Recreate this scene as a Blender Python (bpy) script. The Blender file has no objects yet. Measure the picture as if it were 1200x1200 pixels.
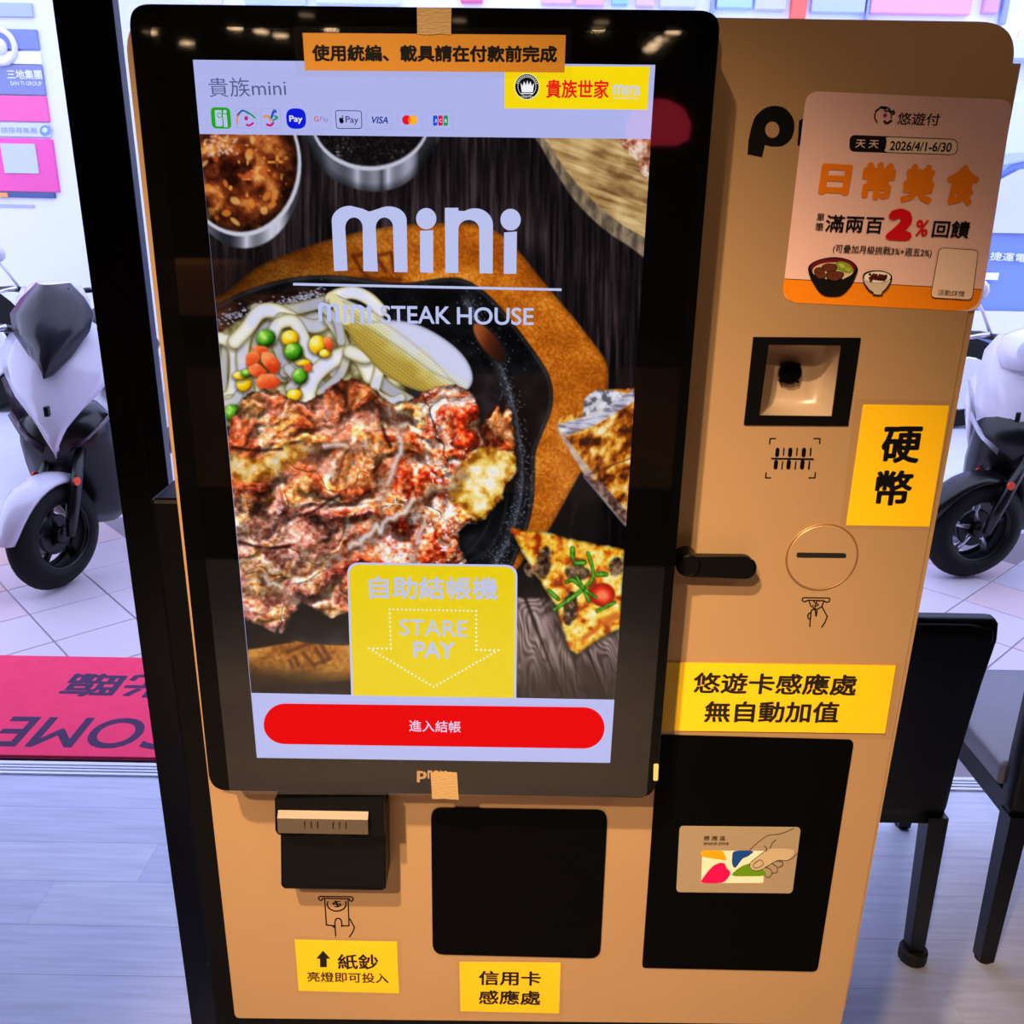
import bpy, bmesh, math, random
import numpy as np
from mathutils import Vector, Matrix
from mathutils.geometry import tessellate_polygon

random.seed(7)
C = bpy.context.scene.collection
SC = bpy.context.scene

# ------------------------------------------------------------------ camera
FPX, YAW, PITCH, ROLL = 1049.83, 0.001228, -0.340725, 0.018212
CAM = Vector((0.05509, -0.57655, 1.59692))
def _basis():
    cy, sy, cp, sp = math.cos(YAW), math.sin(YAW), math.cos(PITCH), math.sin(PITCH)
    F = Vector((sy*cp, cy*cp, sp)); R0 = Vector((cy, -sy, 0)); U0 = R0.cross(F)
    cr, sr = math.cos(ROLL), math.sin(ROLL)
    return cr*R0 + sr*U0, -sr*R0 + cr*U0, F
CR, CU, CF = _basis()
cd = bpy.data.cameras.new('camera'); cam = bpy.data.objects.new('camera', cd); C.objects.link(cam)
cd.sensor_fit = 'HORIZONTAL'; cd.sensor_width = 36; cd.lens = 36*FPX/1200; cd.clip_start = .02
cam.matrix_world = Matrix.Translation(CAM) @ Matrix((CR, CU, -CF)).transposed().to_4x4()
SC.camera = cam

def P(px, py, y=0.0):
    d = CF + CR*((px-600)/FPX) - CU*((py-600)/FPX)
    return CAM + d*((y-CAM.y)/d.y)
def PX(p):
    d = Vector(p)-CAM; z = d.dot(CF)
    return 600+FPX*d.dot(CR)/z, 600-FPX*d.dot(CU)/z

# ------------------------------------------------------------------ world, lights, exposure
w = bpy.data.worlds.new('overcast_sky'); SC.world = w; w.use_nodes = True
bg = w.node_tree.nodes['Background']; bg.inputs[0].default_value = (0.60, 0.66, 1.0, 1); bg.inputs[1].default_value = 2.8
SC.view_settings.view_transform = 'Standard'; SC.view_settings.look = 'None'
SC.view_settings.exposure = 0; SC.view_settings.gamma = 1; SC.view_settings.use_curve_mapping = False
def spot(name, loc, power, size, blend, col, radius=.03, aim=(0, 0, -1)):
    l = bpy.data.lights.new(name, 'SPOT'); l.energy = power; l.spot_size = size; l.spot_blend = blend
    l.color = col; l.shadow_soft_size = radius
    o = bpy.data.objects.new(name, l); C.objects.link(o); o.location = loc
    o.rotation_euler = Vector(aim).to_track_quat('-Z', 'Y').to_euler(); return o
WARM = (1.0, .70, .42)
spot('spot_light', (-.33, -.86, 2.50), 205, .80, 1.0, WARM, .022, aim=(.42, .90, -1.62))
spot('spot_light', (-.48, -1.35, 2.50), 205, .74, 1.0, WARM, .03, aim=(.57, 1.39, -1.70))
spot('spot_light', (.95, -1.4, 2.50), 28, .85, 1.0, WARM, .05, aim=(-.78, 1.44, -1.6))
spot('spot_light', (-.2, -1.70, 2.50), 330, 1.1, 1.0, (1.0, .58, .27), .05)  # added lamp: warms the floor mirrored in the film and panel
for x, y in ((-1.4, -2.8), (.9, -3.0), (-.2, -4.8)):
    spot('spot_light', (x, y, 2.50), 60, 1.5, 1.0, WARM, .05)

# ------------------------------------------------------------------ helpers
def s2l(c):
    c = np.asarray(c, float)/255.0
    return np.where(c <= .04045, c/12.92, ((c+.055)/1.055)**2.4)
_m = {}
def pm(name, col, rough=.5, metal=0., var=.06, scale=30., bump=0., spec=.5, stretch=(1, 1, 1), coat=0.):
    """procedural principled material: noise-varied colour (sRGB 0-255) and fine relief"""
    if name in _m: return _m[name]
    m = bpy.data.materials.new(name); m.use_nodes = True; nt = m.node_tree; N = nt.nodes; L = nt.links
    b = N['Principled BSDF']; b.inputs['Roughness'].default_value = rough; b.inputs['Metallic'].default_value = metal
    b.inputs['Specular IOR Level'].default_value = spec; b.inputs['Coat Weight'].default_value = coat
    tc = N.new('ShaderNodeTexCoord'); mp = N.new('ShaderNodeMapping'); mp.inputs['Scale'].default_value = stretch
    no = N.new('ShaderNodeTexNoise'); no.inputs['Scale'].default_value = scale; no.inputs['Detail'].default_value = 5
    L.new(tc.outputs['Object'], mp.inputs[0]); L.new(mp.outputs[0], no.inputs['Vector'])
    mx = N.new('ShaderNodeMix'); mx.data_type = 'RGBA'
    c = s2l(col); a = np.clip(c*(1-var), 0, 1); d = np.clip(c*(1+var), 0, 1)
    mx.inputs[6].default_value = (*a, 1); mx.inputs[7].default_value = (*d, 1)
    L.new(no.outputs['Fac'], mx.inputs[0]); L.new(mx.outputs[2], b.inputs['Base Color'])
    if bump:
        bp = N.new('ShaderNodeBump'); bp.inputs['Strength'].default_value = bump; bp.inputs['Distance'].default_value = .002
        L.new(no.outputs['Fac'], bp.inputs['Height']); L.new(bp.outputs[0], b.inputs['Normal'])
    _m[name] = m; return m
def ink(col, rough=.6): return pm('ink_%d_%d_%d_%d' % (*col, int(rough*10)), col, rough, 0, .03, 200, 0, .12)
def glow(col, k=1.0):
    key = 'lit_%d_%d_%d_%d' % (*col, int(k*100))
    if key in _m: return _m[key]
    m = bpy.data.materials.new(key); m.use_nodes = True; N = m.node_tree.nodes; N.clear()
    e = N.new('ShaderNodeEmission'); e.inputs[0].default_value = (*s2l(col), 1); e.inputs[1].default_value = k
    o = N.new('ShaderNodeOutputMaterial'); m.node_tree.links.new(e.outputs[0], o.inputs[0]); _m[key] = m; return m
def clear_mat(name, tint, base, gain, rough, bump=0.):
    m = bpy.data.materials.new(name); m.use_nodes = True; N = m.node_tree.nodes; L = m.node_tree.links; N.clear()
    t = N.new('ShaderNodeBsdfTransparent'); t.inputs[0].default_value = (*tint, 1)
    g = N.new('ShaderNodeBsdfGlossy'); g.inputs['Roughness'].default_value = rough
    f = N.new('ShaderNodeLayerWeight'); pw = N.new('ShaderNodeMath'); pw.operation = 'POWER'; pw.inputs[1].default_value = 5
    sk = N.new('ShaderNodeMath'); sk.operation = 'MULTIPLY_ADD'; sk.inputs[1].default_value = .95; sk.inputs[2].default_value = .04
    L.new(f.outputs['Facing'], pw.inputs[0]); L.new(pw.outputs[0], sk.inputs[0])
    ma = N.new('ShaderNodeMath'); ma.operation = 'MULTIPLY_ADD'; ma.inputs[1].default_value = gain; ma.inputs[2].default_value = base
    mi = N.new('ShaderNodeMixShader'); o = N.new('ShaderNodeOutputMaterial')
    L.new(sk.outputs[0], ma.inputs[0]); L.new(ma.outputs[0], mi.inputs[0]); L.new(t.outputs[0], mi.inputs[1]); L.new(g.outputs[0], mi.inputs[2])
    if bump:
        n = N.new('ShaderNodeTexNoise'); n.inputs['Scale'].default_value = 40
        b = N.new('ShaderNodeBump'); b.inputs['Strength'].default_value = bump; b.inputs['Distance'].default_value = .001
        tc = N.new('ShaderNodeTexCoord'); L.new(tc.outputs['Object'], n.inputs['Vector'])
        L.new(n.outputs['Fac'], b.inputs['Height']); L.new(b.outputs[0], g.inputs['Normal'])
    L.new(mi.outputs[0], o.inputs[0]); return m

def link(name, me, mats, parent=None, smooth=False):
    o = bpy.data.objects.new(name, me); C.objects.link(o)
    for m in (mats if isinstance(mats, (list, tuple)) else [mats]): me.materials.append(m)
    if parent is not None: o.parent = parent; o.matrix_parent_inverse = pinv(parent)
    if smooth:
        for p in me.polygons: p.use_smooth = True
    return o
_origin = {}
def pinv(p):
    m = Matrix.Identity(4); q = p; chain = []
    while q is not None: chain.append(q); q = q.parent
    M = Matrix.Identity(4)
    for q in reversed(chain): M = M @ (q.matrix_parent_inverse if q.parent else Matrix.Identity(4)) @ q.matrix_basis
    return M.inverted()
def tag(o, label=None, cat=None, group=None, kind=None):
    if label: o['label'] = label
    if cat: o['category'] = cat
    if group: o['group'] = group
    if kind: o['kind'] = kind
    return o
def empty(name, loc=(0, 0, 0), label=None, cat=None, group=None, rz=0):
    o = bpy.data.objects.new(name, None); C.objects.link(o); o.location = loc; o.rotation_euler = (0, 0, rz)
    o.empty_display_size = .05
    return tag(o, label, cat, group)
def bm_obj(name, bm, mats, parent=None, smooth=False, local=False):
    me = bpy.data.meshes.new(name); bmesh.ops.recalc_face_normals(bm, faces=bm.faces); bm.to_mesh(me); bm.free()
    o = bpy.data.objects.new(name, me); C.objects.link(o)
    for m in (mats if isinstance(mats, (list, tuple)) else [mats]): me.materials.append(m)
    if parent is not None:
        o.parent = parent
        if not local: o.matrix_parent_inverse = pinv(parent)
    if smooth:
        for p in me.polygons: p.use_smooth = True
    return o
def add_box(bm, a, b, bev=0., seg=2, rot=None, org=None):
    r = bmesh.ops.create_cube(bm, size=1); vs = r['verts']
    for v in vs:
        v.co = Vector([(a[i]+b[i])/2 + v.co[i]*(b[i]-a[i]) for i in range(3)])
    if rot is not None:
        o = Vector(org or [(a[i]+b[i])/2 for i in range(3)])
        for v in vs: v.co = o + rot @ (v.co-o)
    if bev:
        es = list({e for v in vs for e in v.link_edges})
        bmesh.ops.bevel(bm, geom=es, offset=bev, segments=seg, profile=.5, affect='EDGES')
def box(name, a, b, m, parent=None, bev=0., seg=2, local=False, **k):
    bm = bmesh.new(); add_box(bm, a, b, bev, seg, **k); return bm_obj(name, bm, m, parent, bev > 0 and seg > 2, local)
def add_tube(bm, pts, rad, n=10, closed=False):
    pts = [Vector(p) for p in pts]; k = len(pts)
    rad = rad if isinstance(rad, (list, tuple)) else [rad]*k
    rings = []; ref = None
    for i, p in enumerate(pts):
        if closed: t = (pts[(i+1) % k]-pts[i-1]).normalized()
        else: t = (pts[min(i+1, k-1)]-pts[max(i-1, 0)]).normalized()
        if ref is None: ref = t.orthogonal().normalized()
        ref = (ref - t*ref.dot(t)).normalized(); bi = t.cross(ref)
        rings.append([bm.verts.new(p+rad[i]*(math.cos(2*math.pi*j/n)*ref+math.sin(2*math.pi*j/n)*bi)) for j in range(n)])
    for i in range(k if closed else k-1):
        A, B = rings[i], rings[(i+1) % k]
        if closed and i == k-1:
            best = min(range(n), key=lambda s: (A[0].co-B[s].co).length); B = B[best:]+B[:best]
        for j in range(n): bm.faces.new((A[j], A[(j+1) % n], B[(j+1) % n], B[j]))
    if not closed:
        bm.faces.new(rings[0][::-1]); bm.faces.new(rings[-1])
def add_loft(bm, secs):
    """secs: closed rings of equal vertex count"""
    R = [[bm.verts.new(p) for p in s] for s in secs]; n = len(R[0])
    for a, b in zip(R, R[1:]):
        for j in range(n): bm.faces.new((a[j], a[(j+1) % n], b[(j+1) % n], b[j]))
    bm.faces.new(R[0][::-1]); bm.faces.new(R[-1])
def add_disc(bm, c, axis, r, h, n=40, bev=0.):
    c = Vector(c); ax = Vector(axis).normalized(); u = ax.orthogonal().normalized(); v = ax.cross(u)
    def ring(rr, hh): return [c+ax*hh+rr*(math.cos(2*math.pi*j/n)*u+math.sin(2*math.pi*j/n)*v) for j in range(n)]
    add_loft(bm, [ring(r-bev, 0), ring(r, bev), ring(r, h-bev), ring(r-bev, h)] if bev else [ring(r, 0), ring(r, h)])

# 2-D outlines given where they stand in the picture, laid onto the true plane y = const
def rnd(pts, r, n=6):
    out = []; k = len(pts)
    rr = r if isinstance(r, (list, tuple)) else [r]*k
    for i, p in enumerate(pts):
        p = np.array(p, float); a = np.array(pts[i-1], float)-p; b = np.array(pts[(i+1) % k], float)-p
        if rr[i] <= 0: out.append(tuple(p)); continue
        a /= np.linalg.norm(a); b /= np.linalg.norm(b)
        for t in range(n+1):
            t /= n; q = p+(a*(1-t)**2+b*t**2)*rr[i]; out.append(tuple(q))
    return out
def ell(cx, cy, rx, ry, n=32, a=0., a0=0, a1=360):
    ca, sa = math.cos(math.radians(a)), math.sin(math.radians(a)); o = []
    full = abs(a1-a0) >= 360; m = n if full else n+1
    for i in range(m):
        t = math.radians(a0+(a1-a0)*i/n); x, y = rx*math.cos(t), ry*math.sin(t)
        o.append((cx+ca*x-sa*y, cy+sa*x+ca*y))
    return o
def smooth_pts(pts, k=4, closed=True):
    n = len(pts); o = []
    for i in range(n if closed else n-1):
        p0, p1, p2, p3 = [np.array(pts[(i+d) % n] if closed else pts[min(max(i+d, 0), n-1)], float) for d in (-1, 0, 1, 2)]
        for j in range(k):
            t = j/k; o.append(tuple(.5*((2*p1)+(-p0+p2)*t+(2*p0-5*p1+4*p2-p3)*t*t+(-p0+3*p1-3*p2+p3)*t**3)))
    if not closed: o.append(tuple(pts[-1]))
    return o
def plate(name, contours, y, depth, mats, parent=None, bev=0.):
    """solid plate: front face at y, back at y+depth; contours[0] outline, the rest holes"""
    bm = bmesh.new(); loops = []
    for c in contours:
        loops.append([Vector((P(a, b, y).x, P(a, b, y).z, 0)) for a, b in c])
    tris = tessellate_polygon(loops); flat = [v for l in loops for v in l]
    f = [bm.verts.new((v.x, y, v.y)) for v in flat]; g = [bm.verts.new((v.x, y+depth, v.y)) for v in flat]
    for t in tris:
        try: bm.faces.new([f[i] for i in t]); bm.faces.new([g[i] for i in reversed(t)])
        except ValueError: pass
    k = 0
    for l in loops:
        n = len(l)
        for i in range(n): bm.faces.new((f[k+i], f[k+(i+1) % n], g[k+(i+1) % n], g[k+i]))
        k += n
    if bev:
        es = [e for e in bm.edges if abs(e.verts[0].co.y-y) < 1e-7 and abs(e.verts[1].co.y-y) < 1e-7 and any(abs(fc.normal.y) < .5 for fc in (fc.normal_update() or fc for fc in e.link_faces))]
        bmesh.ops.bevel(bm, geom=es, offset=bev, segments=2, profile=.5, affect='EDGES')
    return bm_obj(name, bm, mats, parent)

_tx = {}
def text_geo(s, bold=0., res=3):
    k = (s, bold)
    if k in _tx: return _tx[k]
    c = bpy.data.curves.new('t', 'FONT'); c.body = s; c.resolution_u = res if bold < .01 else (5 if s.isascii() else 2); c.fill_mode = 'FRONT'
    o = bpy.data.objects.new('t', c); C.objects.link(o)
    me = bpy.data.meshes.new_from_object(o.evaluated_get(bpy.context.evaluated_depsgraph_get()))
    v = np.zeros(len(me.vertices)*3); me.vertices.foreach_get('co', v); v = v.reshape(-1, 3)[:, :2]
    f = [tuple(p.vertices) for p in me.polygons]
    if bold > 0:      # heavier strokes: the outline laid down again slightly shifted all round
        n0 = len(v); sh = [(math.cos(a), math.sin(a)) for a in np.arange(8)*math.pi/4]+[(0, 0)]
        v = np.concatenate([v+np.array(q)*bold for q in sh]); f = [tuple(i+k*n0 for i in t) for k in range(9) for t in f]
    if len(v):
        v = (v-v.min(0))/(v.max(0)-v.min(0))
    bpy.data.objects.remove(o); bpy.data.curves.remove(c); bpy.data.meshes.remove(me)
    _tx[k] = (v, f); return _tx[k]

class Ink:
    """flat printing on a plane y = const; every call lies a hair above the one before"""
    def __init__(s, y, lit=False, step=3e-5): s.y = y; s.v = []; s.f = []; s.mi = []; s.mats = []; s.lit = lit; s.step = step
    def _mat(s, col):
        m = glow(col) if s.lit else ink(col)
        if m not in s.mats: s.mats.append(m)
        return s.mats.index(m)
    def _add(s, vs, fs, col):
        k = len(s.v); s.v += vs; s.f += [tuple(i+k for i in f) for f in fs]; s.mi += [s._mat(col)]*len(fs); s.y -= s.step
    def poly(s, cs, col):
        if not isinstance(cs[0], list): cs = [list(cs)]
        loops = [[Vector((P(a, b, s.y).x, P(a, b, s.y).z, 0)) for a, b in c] for c in cs]
        tr = tessellate_polygon(loops); fl = [v for l in loops for v in l]
        fs = []
        for t in tr:
            a, b, c = (fl[i] for i in t)
            fs.append(tuple(t) if (b-a).cross(c-a).z > 0 else tuple(reversed(t)))
        s._add([(v.x, s.y, v.y) for v in fl], fs, col); return s
    def stroke(s, pts, wd, col, closed=False, cap=True):
        n = len(pts); segs = list(zip(pts, pts[1:]+(pts[:1] if closed else [])))
        if not closed: segs = segs[:n-1]
        vs, fs = [], []; h = wd/2
        for (x0, y0), (x1, y1) in segs:
            L = math.hypot(x1-x0, y1-y0) or 1; nx, ny = -(y1-y0)/L*h, (x1-x0)/L*h; k = len(vs)
            vs += [(x0+nx, y0+ny), (x1+nx, y1+ny), (x1-nx, y1-ny), (x0-nx, y0-ny)]; fs.append((k, k+1, k+2, k+3))
        if cap:
            for i, (x, y) in enumerate(pts):
                k = len(vs); vs += ell(x, y, h, h, 8); fs.append(tuple(range(k, k+8)))
        out = []
        for a, b in vs:
            p = P(a, b, s.y); out.append((p.x, s.y, p.z))
        s._add(out, fs, col); return s
    def text(s, t, a, b, h, col, bold=0., shear=0., flip=False):
        v, f = text_geo(t, bold); A, B = P(*a, s.y), P(*b, s.y); ex = B-A
        mx, my = (a[0]+b[0])/2, (a[1]+b[1])/2
        H = (P(mx, my-h/2, s.y)-P(mx, my+h/2, s.y)).length
        up = Vector((-ex.z, 0, ex.x)).normalized()*H
        vs = []
        n0 = len(v)//9 if bold > 0 else len(v)
        for i, (u, q) in enumerate(v):
            p = A+ex*float(u)+up*float(q-.5)+ex.normalized()*float(q-.5)*H*shear; vs.append((p.x, s.y-2.5e-6*(i//max(n0, 1)), p.z))
        s._add(vs, f, col); return s
    def build(s, name, parent=None):
        me = bpy.data.meshes.new(name); me.from_pydata(s.v, [], s.f); me.polygons.foreach_set('material_index', s.mi); me.update()
        return link(name, me, s.mats, parent)
# ------------------------------------------------------------------ the food picture shown on the screen (computed colours, one per grid point)
rng = np.random.RandomState(5)
HT = rng.rand(256, 256)
def vn(x, y, s=0):
    xi = np.floor(x).astype(int); yi = np.floor(y).astype(int); fx = x-xi; fy = y-yi
    fx = fx*fx*(3-2*fx); fy = fy*fy*(3-2*fy); xi = xi+s*37; yi = yi+s*91
    a = HT[xi & 255, yi & 255]; b = HT[(xi+1) & 255, yi & 255]; c = HT[xi & 255, (yi+1) & 255]; d = HT[(xi+1) & 255, (yi+1) & 255]
    return (a*(1-fx)+b*fx)*(1-fy)+(c*(1-fx)+d*fx)*fy
def fbm(x, y, o=4, s=0):
    t = 0; a = .5; n = 0
    for i in range(o): t = t+a*vn(x, y, s+i); n += a; a *= .5; x = x*2.03+11; y = y*2.03+5
    return t/n
def ridge(x, y, o=3, s=0): return 1-np.abs(2*fbm(x, y, o, s)-1)
def ramp(v, st):
    k = [a for a, _ in st]; c = np.array([b for _, b in st], float)
    return np.stack([np.interp(v, k, c[:, i]) for i in range(3)], -1)
def ss(a, b, v): t = np.clip((v-a)/(b-a), 0, 1); return t*t*(3-2*t)
class Paint:
    def __init__(s, x, y): s.x, s.y = x, y; s.c = np.zeros((len(x), 3))
    def sd(s, poly, idx):
        x, y = s.x[idx], s.y[idx]; pts = np.array(poly, float); d = np.full(len(x), 1e9); ins = np.zeros(len(x), bool)
        for i in range(len(pts)):
            a, b = pts[i-1], pts[i]; ex, ey = b-a; wx, wy = x-a[0], y-a[1]
            t = np.clip((wx*ex+wy*ey)/(ex*ex+ey*ey+1e-9), 0, 1); d = np.minimum(d, (wx-ex*t)**2+(wy-ey*t)**2)
            if abs(ey) > 1e-12: ins ^= ((a[1] > y) != (b[1] > y)) & (x < ex*(y-a[1])/ey+a[0])
        d = np.sqrt(d); return np.where(ins, -d, d)
    def box(s, poly, pad):
        p = np.array(poly, float); a, b = p.min(0)-pad, p.max(0)+pad
        return np.nonzero((s.x > a[0]) & (s.x < b[0]) & (s.y > a[1]) & (s.y < b[1]))[0]
    def put(s, idx, al, col):
        al = al[:, None]; s.c[idx] = s.c[idx]*(1-al)+col*al
    def fill(s, poly, col, soft=1.0, al=1.0, warp=0, ws=8.):
        """col: a colour, or a function (x, y, distance inside) -> colours"""
        idx = s.box(poly, soft+2+warp)
        if not len(idx): return
        d = s.sd(poly, idx); x, y = s.x[idx], s.y[idx]
        if warp: d = d+(fbm(x/ws, y/ws, 3, 9)-.5)*2*warp
        a = np.clip(.5-d/(2*soft), 0, 1)*al; k = a > 0; idx, a, d = idx[k], a[k], d[k]
        s.put(idx, a, col(s.x[idx], s.y[idx], -d) if callable(col) else np.array(col, float))
    def line(s, pts, wd, col, al=1.0, soft=.8):
        """stroke; col may be a function (x, y, t across 0..1)"""
        idx = s.box(pts, wd+2)
        if not len(idx): return
        x, y = s.x[idx], s.y[idx]; d = np.full(len(x), 1e9)
        for a, b in zip(pts, pts[1:]):
            ex, ey = b[0]-a[0], b[1]-a[1]; wx, wy = x-a[0], y-a[1]; t = np.clip((wx*ex+wy*ey)/(ex*ex+ey*ey+1e-9), 0, 1)
            d = np.minimum(d, np.hypot(wx-ex*t, wy-ey*t))
        a = np.clip(.5-(d-wd/2)/(2*soft), 0, 1)*al; k = a > 0
        s.put(idx[k], a[k], col(x[k], y[k], d[k]/(wd/2)) if callable(col) else np.array(col, float))

def shade(c, k): return np.clip(np.array(c, float)*k, 0, 255)
def paint_food(x, y):
    p = Paint(x, y)
    # dark timber table
    st = fbm(x/3.2, y/70, 4); b = fbm(x/60, y/90, 3, 4)
    p.c = ramp(st*.6+b*.4, [(.3, (9, 7, 9)), (.5, (26, 20, 23)), (.62, (44, 34, 38)), (.8, (70, 58, 66))])
    p.c *= np.where(y > 520, .45, 1.0)[:, None]
    # grey planks lower right
    def planks(x, y, d):
        u = (x-640)-(y-700)*.38; g = fbm(u/5, y/60, 4, 2); r = .5+.5*np.sin(9*fbm((x-625)/22, (y-742)/55, 2, 6)*6.28)
        c = ramp(g*.7+r*.3, [(.25, (58, 44, 44)), (.5, (112, 92, 90)), (.8, (165, 142, 140))])
        s = ((u+200) % 50); c *= (1-.75*np.exp(-((s-25)/1.6)**2))[:, None]
        return c*(1.12-.75*ss(745, 812, y))[:, None]
    p.fill([(604, 700), (640, 701), (760, 705), (760, 830), (600, 830)], planks, 1.5)
    # sauce cup, left
    E1 = ell(283, 192, 70, 85, 48)
    p.fill(ell(286, 203, 67, 88, 48), lambda x, y, d: ramp(ss(230, 350, x)+.25*np.sin(x/9), [(0, (40, 40, 50)), (.4, (120, 118, 135)), (.65, (205, 205, 225)), (1, (60, 58, 66))]), 1.2)
    def sauce(x, y, d):
        v = fbm(x/16, y/16, 5); c = ramp(v, [(.25, (38, 12, 8)), (.42, (88, 32, 14)), (.55, (138, 62, 26)), (.66, (190, 105, 48)), (.8, (235, 170, 95))])
        h = ss(.72, .8, vn(x/5, y/5, 3)*.6+fbm(x/25, y/25, 2, 1)*.4); c = c*(1-h[:, None])+np.array((225, 140, 60.))*h[:, None]
        return c*(ss(-2, 24, d)*.65+.35)[:, None]
    p.fill(E1, (205, 205, 225), 1.0); p.fill(ell(282, 190, 67, 82, 48), sauce, 1.2)
    for i in range(26):
        a = rng.rand()*6.28; r = rng.rand()**.6; cx, cy = 278+52*r*math.cos(a), 205+58*r*math.sin(a)
        p.fill(ell(cx, cy, 3+4*rng.rand(), 2+3*rng.rand(), 12, rng.rand()*180), [(222, 130, 48), (196, 88, 40), (240, 180, 100)][i % 3], 1.2, .8)
    for i in range(60):
        p.fill(ell(238+rng.rand()*40, 158+rng.rand()*28, 1.5, 1, 8), (235, 215, 190), 1, .7)
    # dark sauce cup, middle
    p.fill(smooth_pts([(362, 150), (364, 172), (376, 196), (395, 213), (430, 224), (462, 221), (485, 207), (503, 182), (506, 150)]), lambda x, y, d: ramp(ss(365, 505, x)+.1*np.sin(x/6), [(0, (60, 60, 72)), (.22, (110, 110, 128)), (.4, (178, 178, 200)), (.55, (70, 70, 82)), (.75, (190, 190, 215)), (.9, (110, 110, 128)), (1, (40, 40, 46))])*(1.05-.5*ss(12, 0, d))[:, None], 1.2)
    p.fill(ell(434, 140, 70, 60, 48), (200, 200, 222), 1.0)
    p.fill(ell(434, 137, 68, 58, 48), lambda x, y, d: ramp(vn(x/2, y/2)*.5+fbm(x/12, y/12, 3)*.5, [(.4, (14, 12, 15)), (.7, (36, 28, 30)), (.85, (120, 115, 130))]), 1.2)
    # round timber board, upper right
    R = smooth_pts([(628, 150), (636, 175), (652, 203), (672, 233), (700, 262), (735, 287), (780, 305), (820, 200), (780, 140), (700, 130)])
    p.fill(R, lambda x, y, d: ramp(fbm(x/6, y/14, 4, 3), [(.3, (88, 74, 60)), (.7, (150, 130, 108))]), 1.2)
    R2 = smooth_pts([(638, 150), (648, 176), (664, 200), (686, 226), (714, 252), (748, 274), (790, 290), (820, 200), (780, 140), (700, 130)])
    p.fill(R2, lambda x, y, d: ramp(.55*fbm((x+y*.2)/40, (y-x*.35)/5, 4, 3)+.45*fbm(x/22, y/22, 3), [(.28, (112, 76, 40)), (.45, (170, 132, 84)), (.6, (202, 168, 112)), (.8, (232, 204, 150))]), 1.2)
    p.fill(smooth_pts([(728, 160), (735, 178), (745, 190), (752, 203), (775, 215), (785, 150)]), lambda x, y, d: ramp(fbm(x/6, y/6, 4), [(.3, (120, 60, 36)), (.5, (190, 130, 100)), (.7, (236, 214, 196))]), 1.2, 1, 4)
    # orange timber tray
    def tray(x, y, d):
        n = fbm(x/2.2, y/2.2, 3); b = fbm(x/45, y/30, 3, 2)
        c = ramp(n*.45+b*.55, [(.3, (150, 72, 12)), (.5, (190, 98, 20)), (.62, (214, 122, 30)), (.8, (240, 165, 70))])
        k = .42+.58*ss(250, 560, x+(y-260)*.4); return c*k[:, None]*(.72+.28*ss(0, 7, d))[:, None]
    T = smooth_pts([(235, 362), (262, 345), (300, 314), (340, 296), (385, 281), (440, 268), (500, 262), (560, 263), (590, 277), (606, 292), (640, 334), (672, 372), (700, 408), (710, 424), (713, 445), (708, 490), (700, 520), (677, 560), (655, 600), (640, 625), (605, 668), (590, 690), (520, 700), (400, 600), (250, 500)], 4)
    p.fill(T, tray, 1.1)
    for q in ([(414, 300), (424, 318), (432, 326)], [(414, 300), (428, 297), (440, 316)], [(440, 300), (452, 318)], [(440, 300), (458, 296), (462, 318)], [(425, 326), (470, 328)]): p.line(q, 4.5, (88, 32, 8), .75, 1.5)
    p.fill([(290, 752), (300, 742), (420, 745), (420, 796), (385, 800), (330, 805), (290, 815)], lambda x, y, d: ramp(fbm(x/3, y/3, 3)*.5+fbm(x/30, y/20, 2)*.5, [(.3, (140, 78, 18)), (.5, (186, 116, 40)), (.7, (214, 150, 66))])*(1-.85*ss(770, 808, y+(350-x)*.12))[:, None], 1.5)
    p.fill([(285, 735), (330, 742), (345, 752), (300, 760), (285, 762)], (10, 8, 8), 1.5)
    for q in ([(336, 764), (368, 752)], [(340, 775), (343, 782)], [(345, 770), (350, 780)], [(356, 766), (368, 780)], [(370, 760), (380, 776)], [(368, 779), (386, 772)], [(377, 757), (386, 772)]): p.line(q, 4.5, (92, 44, 14), .85, 1.5)
    # cast iron plate
    def iron(x, y, d):
        n = vn(x/1.3, y/1.3, 2); c = ramp(fbm(x/22, y/22, 3), [(.3, (8, 8, 10)), (.6, (20, 20, 23)), (.8, (34, 34, 40))])
        c = c+(ss(.93, 1, n)*70)[:, None]*np.array((.9, .95, 1.15)); return c+(np.exp(-((d-3)/2.)**2)*26)[:, None]
    PAN = smooth_pts([(225, 380), (256, 356), (300, 336), (350, 324), (400, 323), (450, 330), (480, 331), (515, 326), (540, 326), (562, 337), (585, 358), (612, 392), (640, 432), (648, 458), (646, 482), (636, 508), (628, 530), (627, 560), (625, 590), (618, 622), (606, 652), (590, 680), (545, 720), (480, 748), (400, 756), (340, 750), (290, 738), (200, 700)], 4)
    p.fill(PAN, iron, 1.1)
    p.fill(smooth_pts([(200, 420), (240, 368), (300, 346), (360, 338), (380, 346), (340, 370), (280, 400), (240, 420)]), lambda x, y, d: ramp(fbm(x/20, y/8, 3), [(.3, (30, 14, 10)), (.6, (80, 42, 26)), (.8, (120, 76, 56))]), 3, .75)
    for i in range(260):
        a = rng.rand(); X = 262+a*115+rng.randn()*5; Y = 374-a*30+rng.randn()*4
        p.fill(ell(X, Y, .8+rng.rand(), .7, 6), (205, 210, 245), .8, .8)
    rim = smooth_pts([(545, 352), (566, 392), (584, 430), (596, 465), (604, 505), (609, 550), (606, 590), (594, 630), (578, 660)], 5, False)
    p.line(rim, 9, (46, 48, 56), .8, 3); p.line([(a+3, b) for a, b in rim], 2.4, (105, 110, 128), .55, 1.5)
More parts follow.
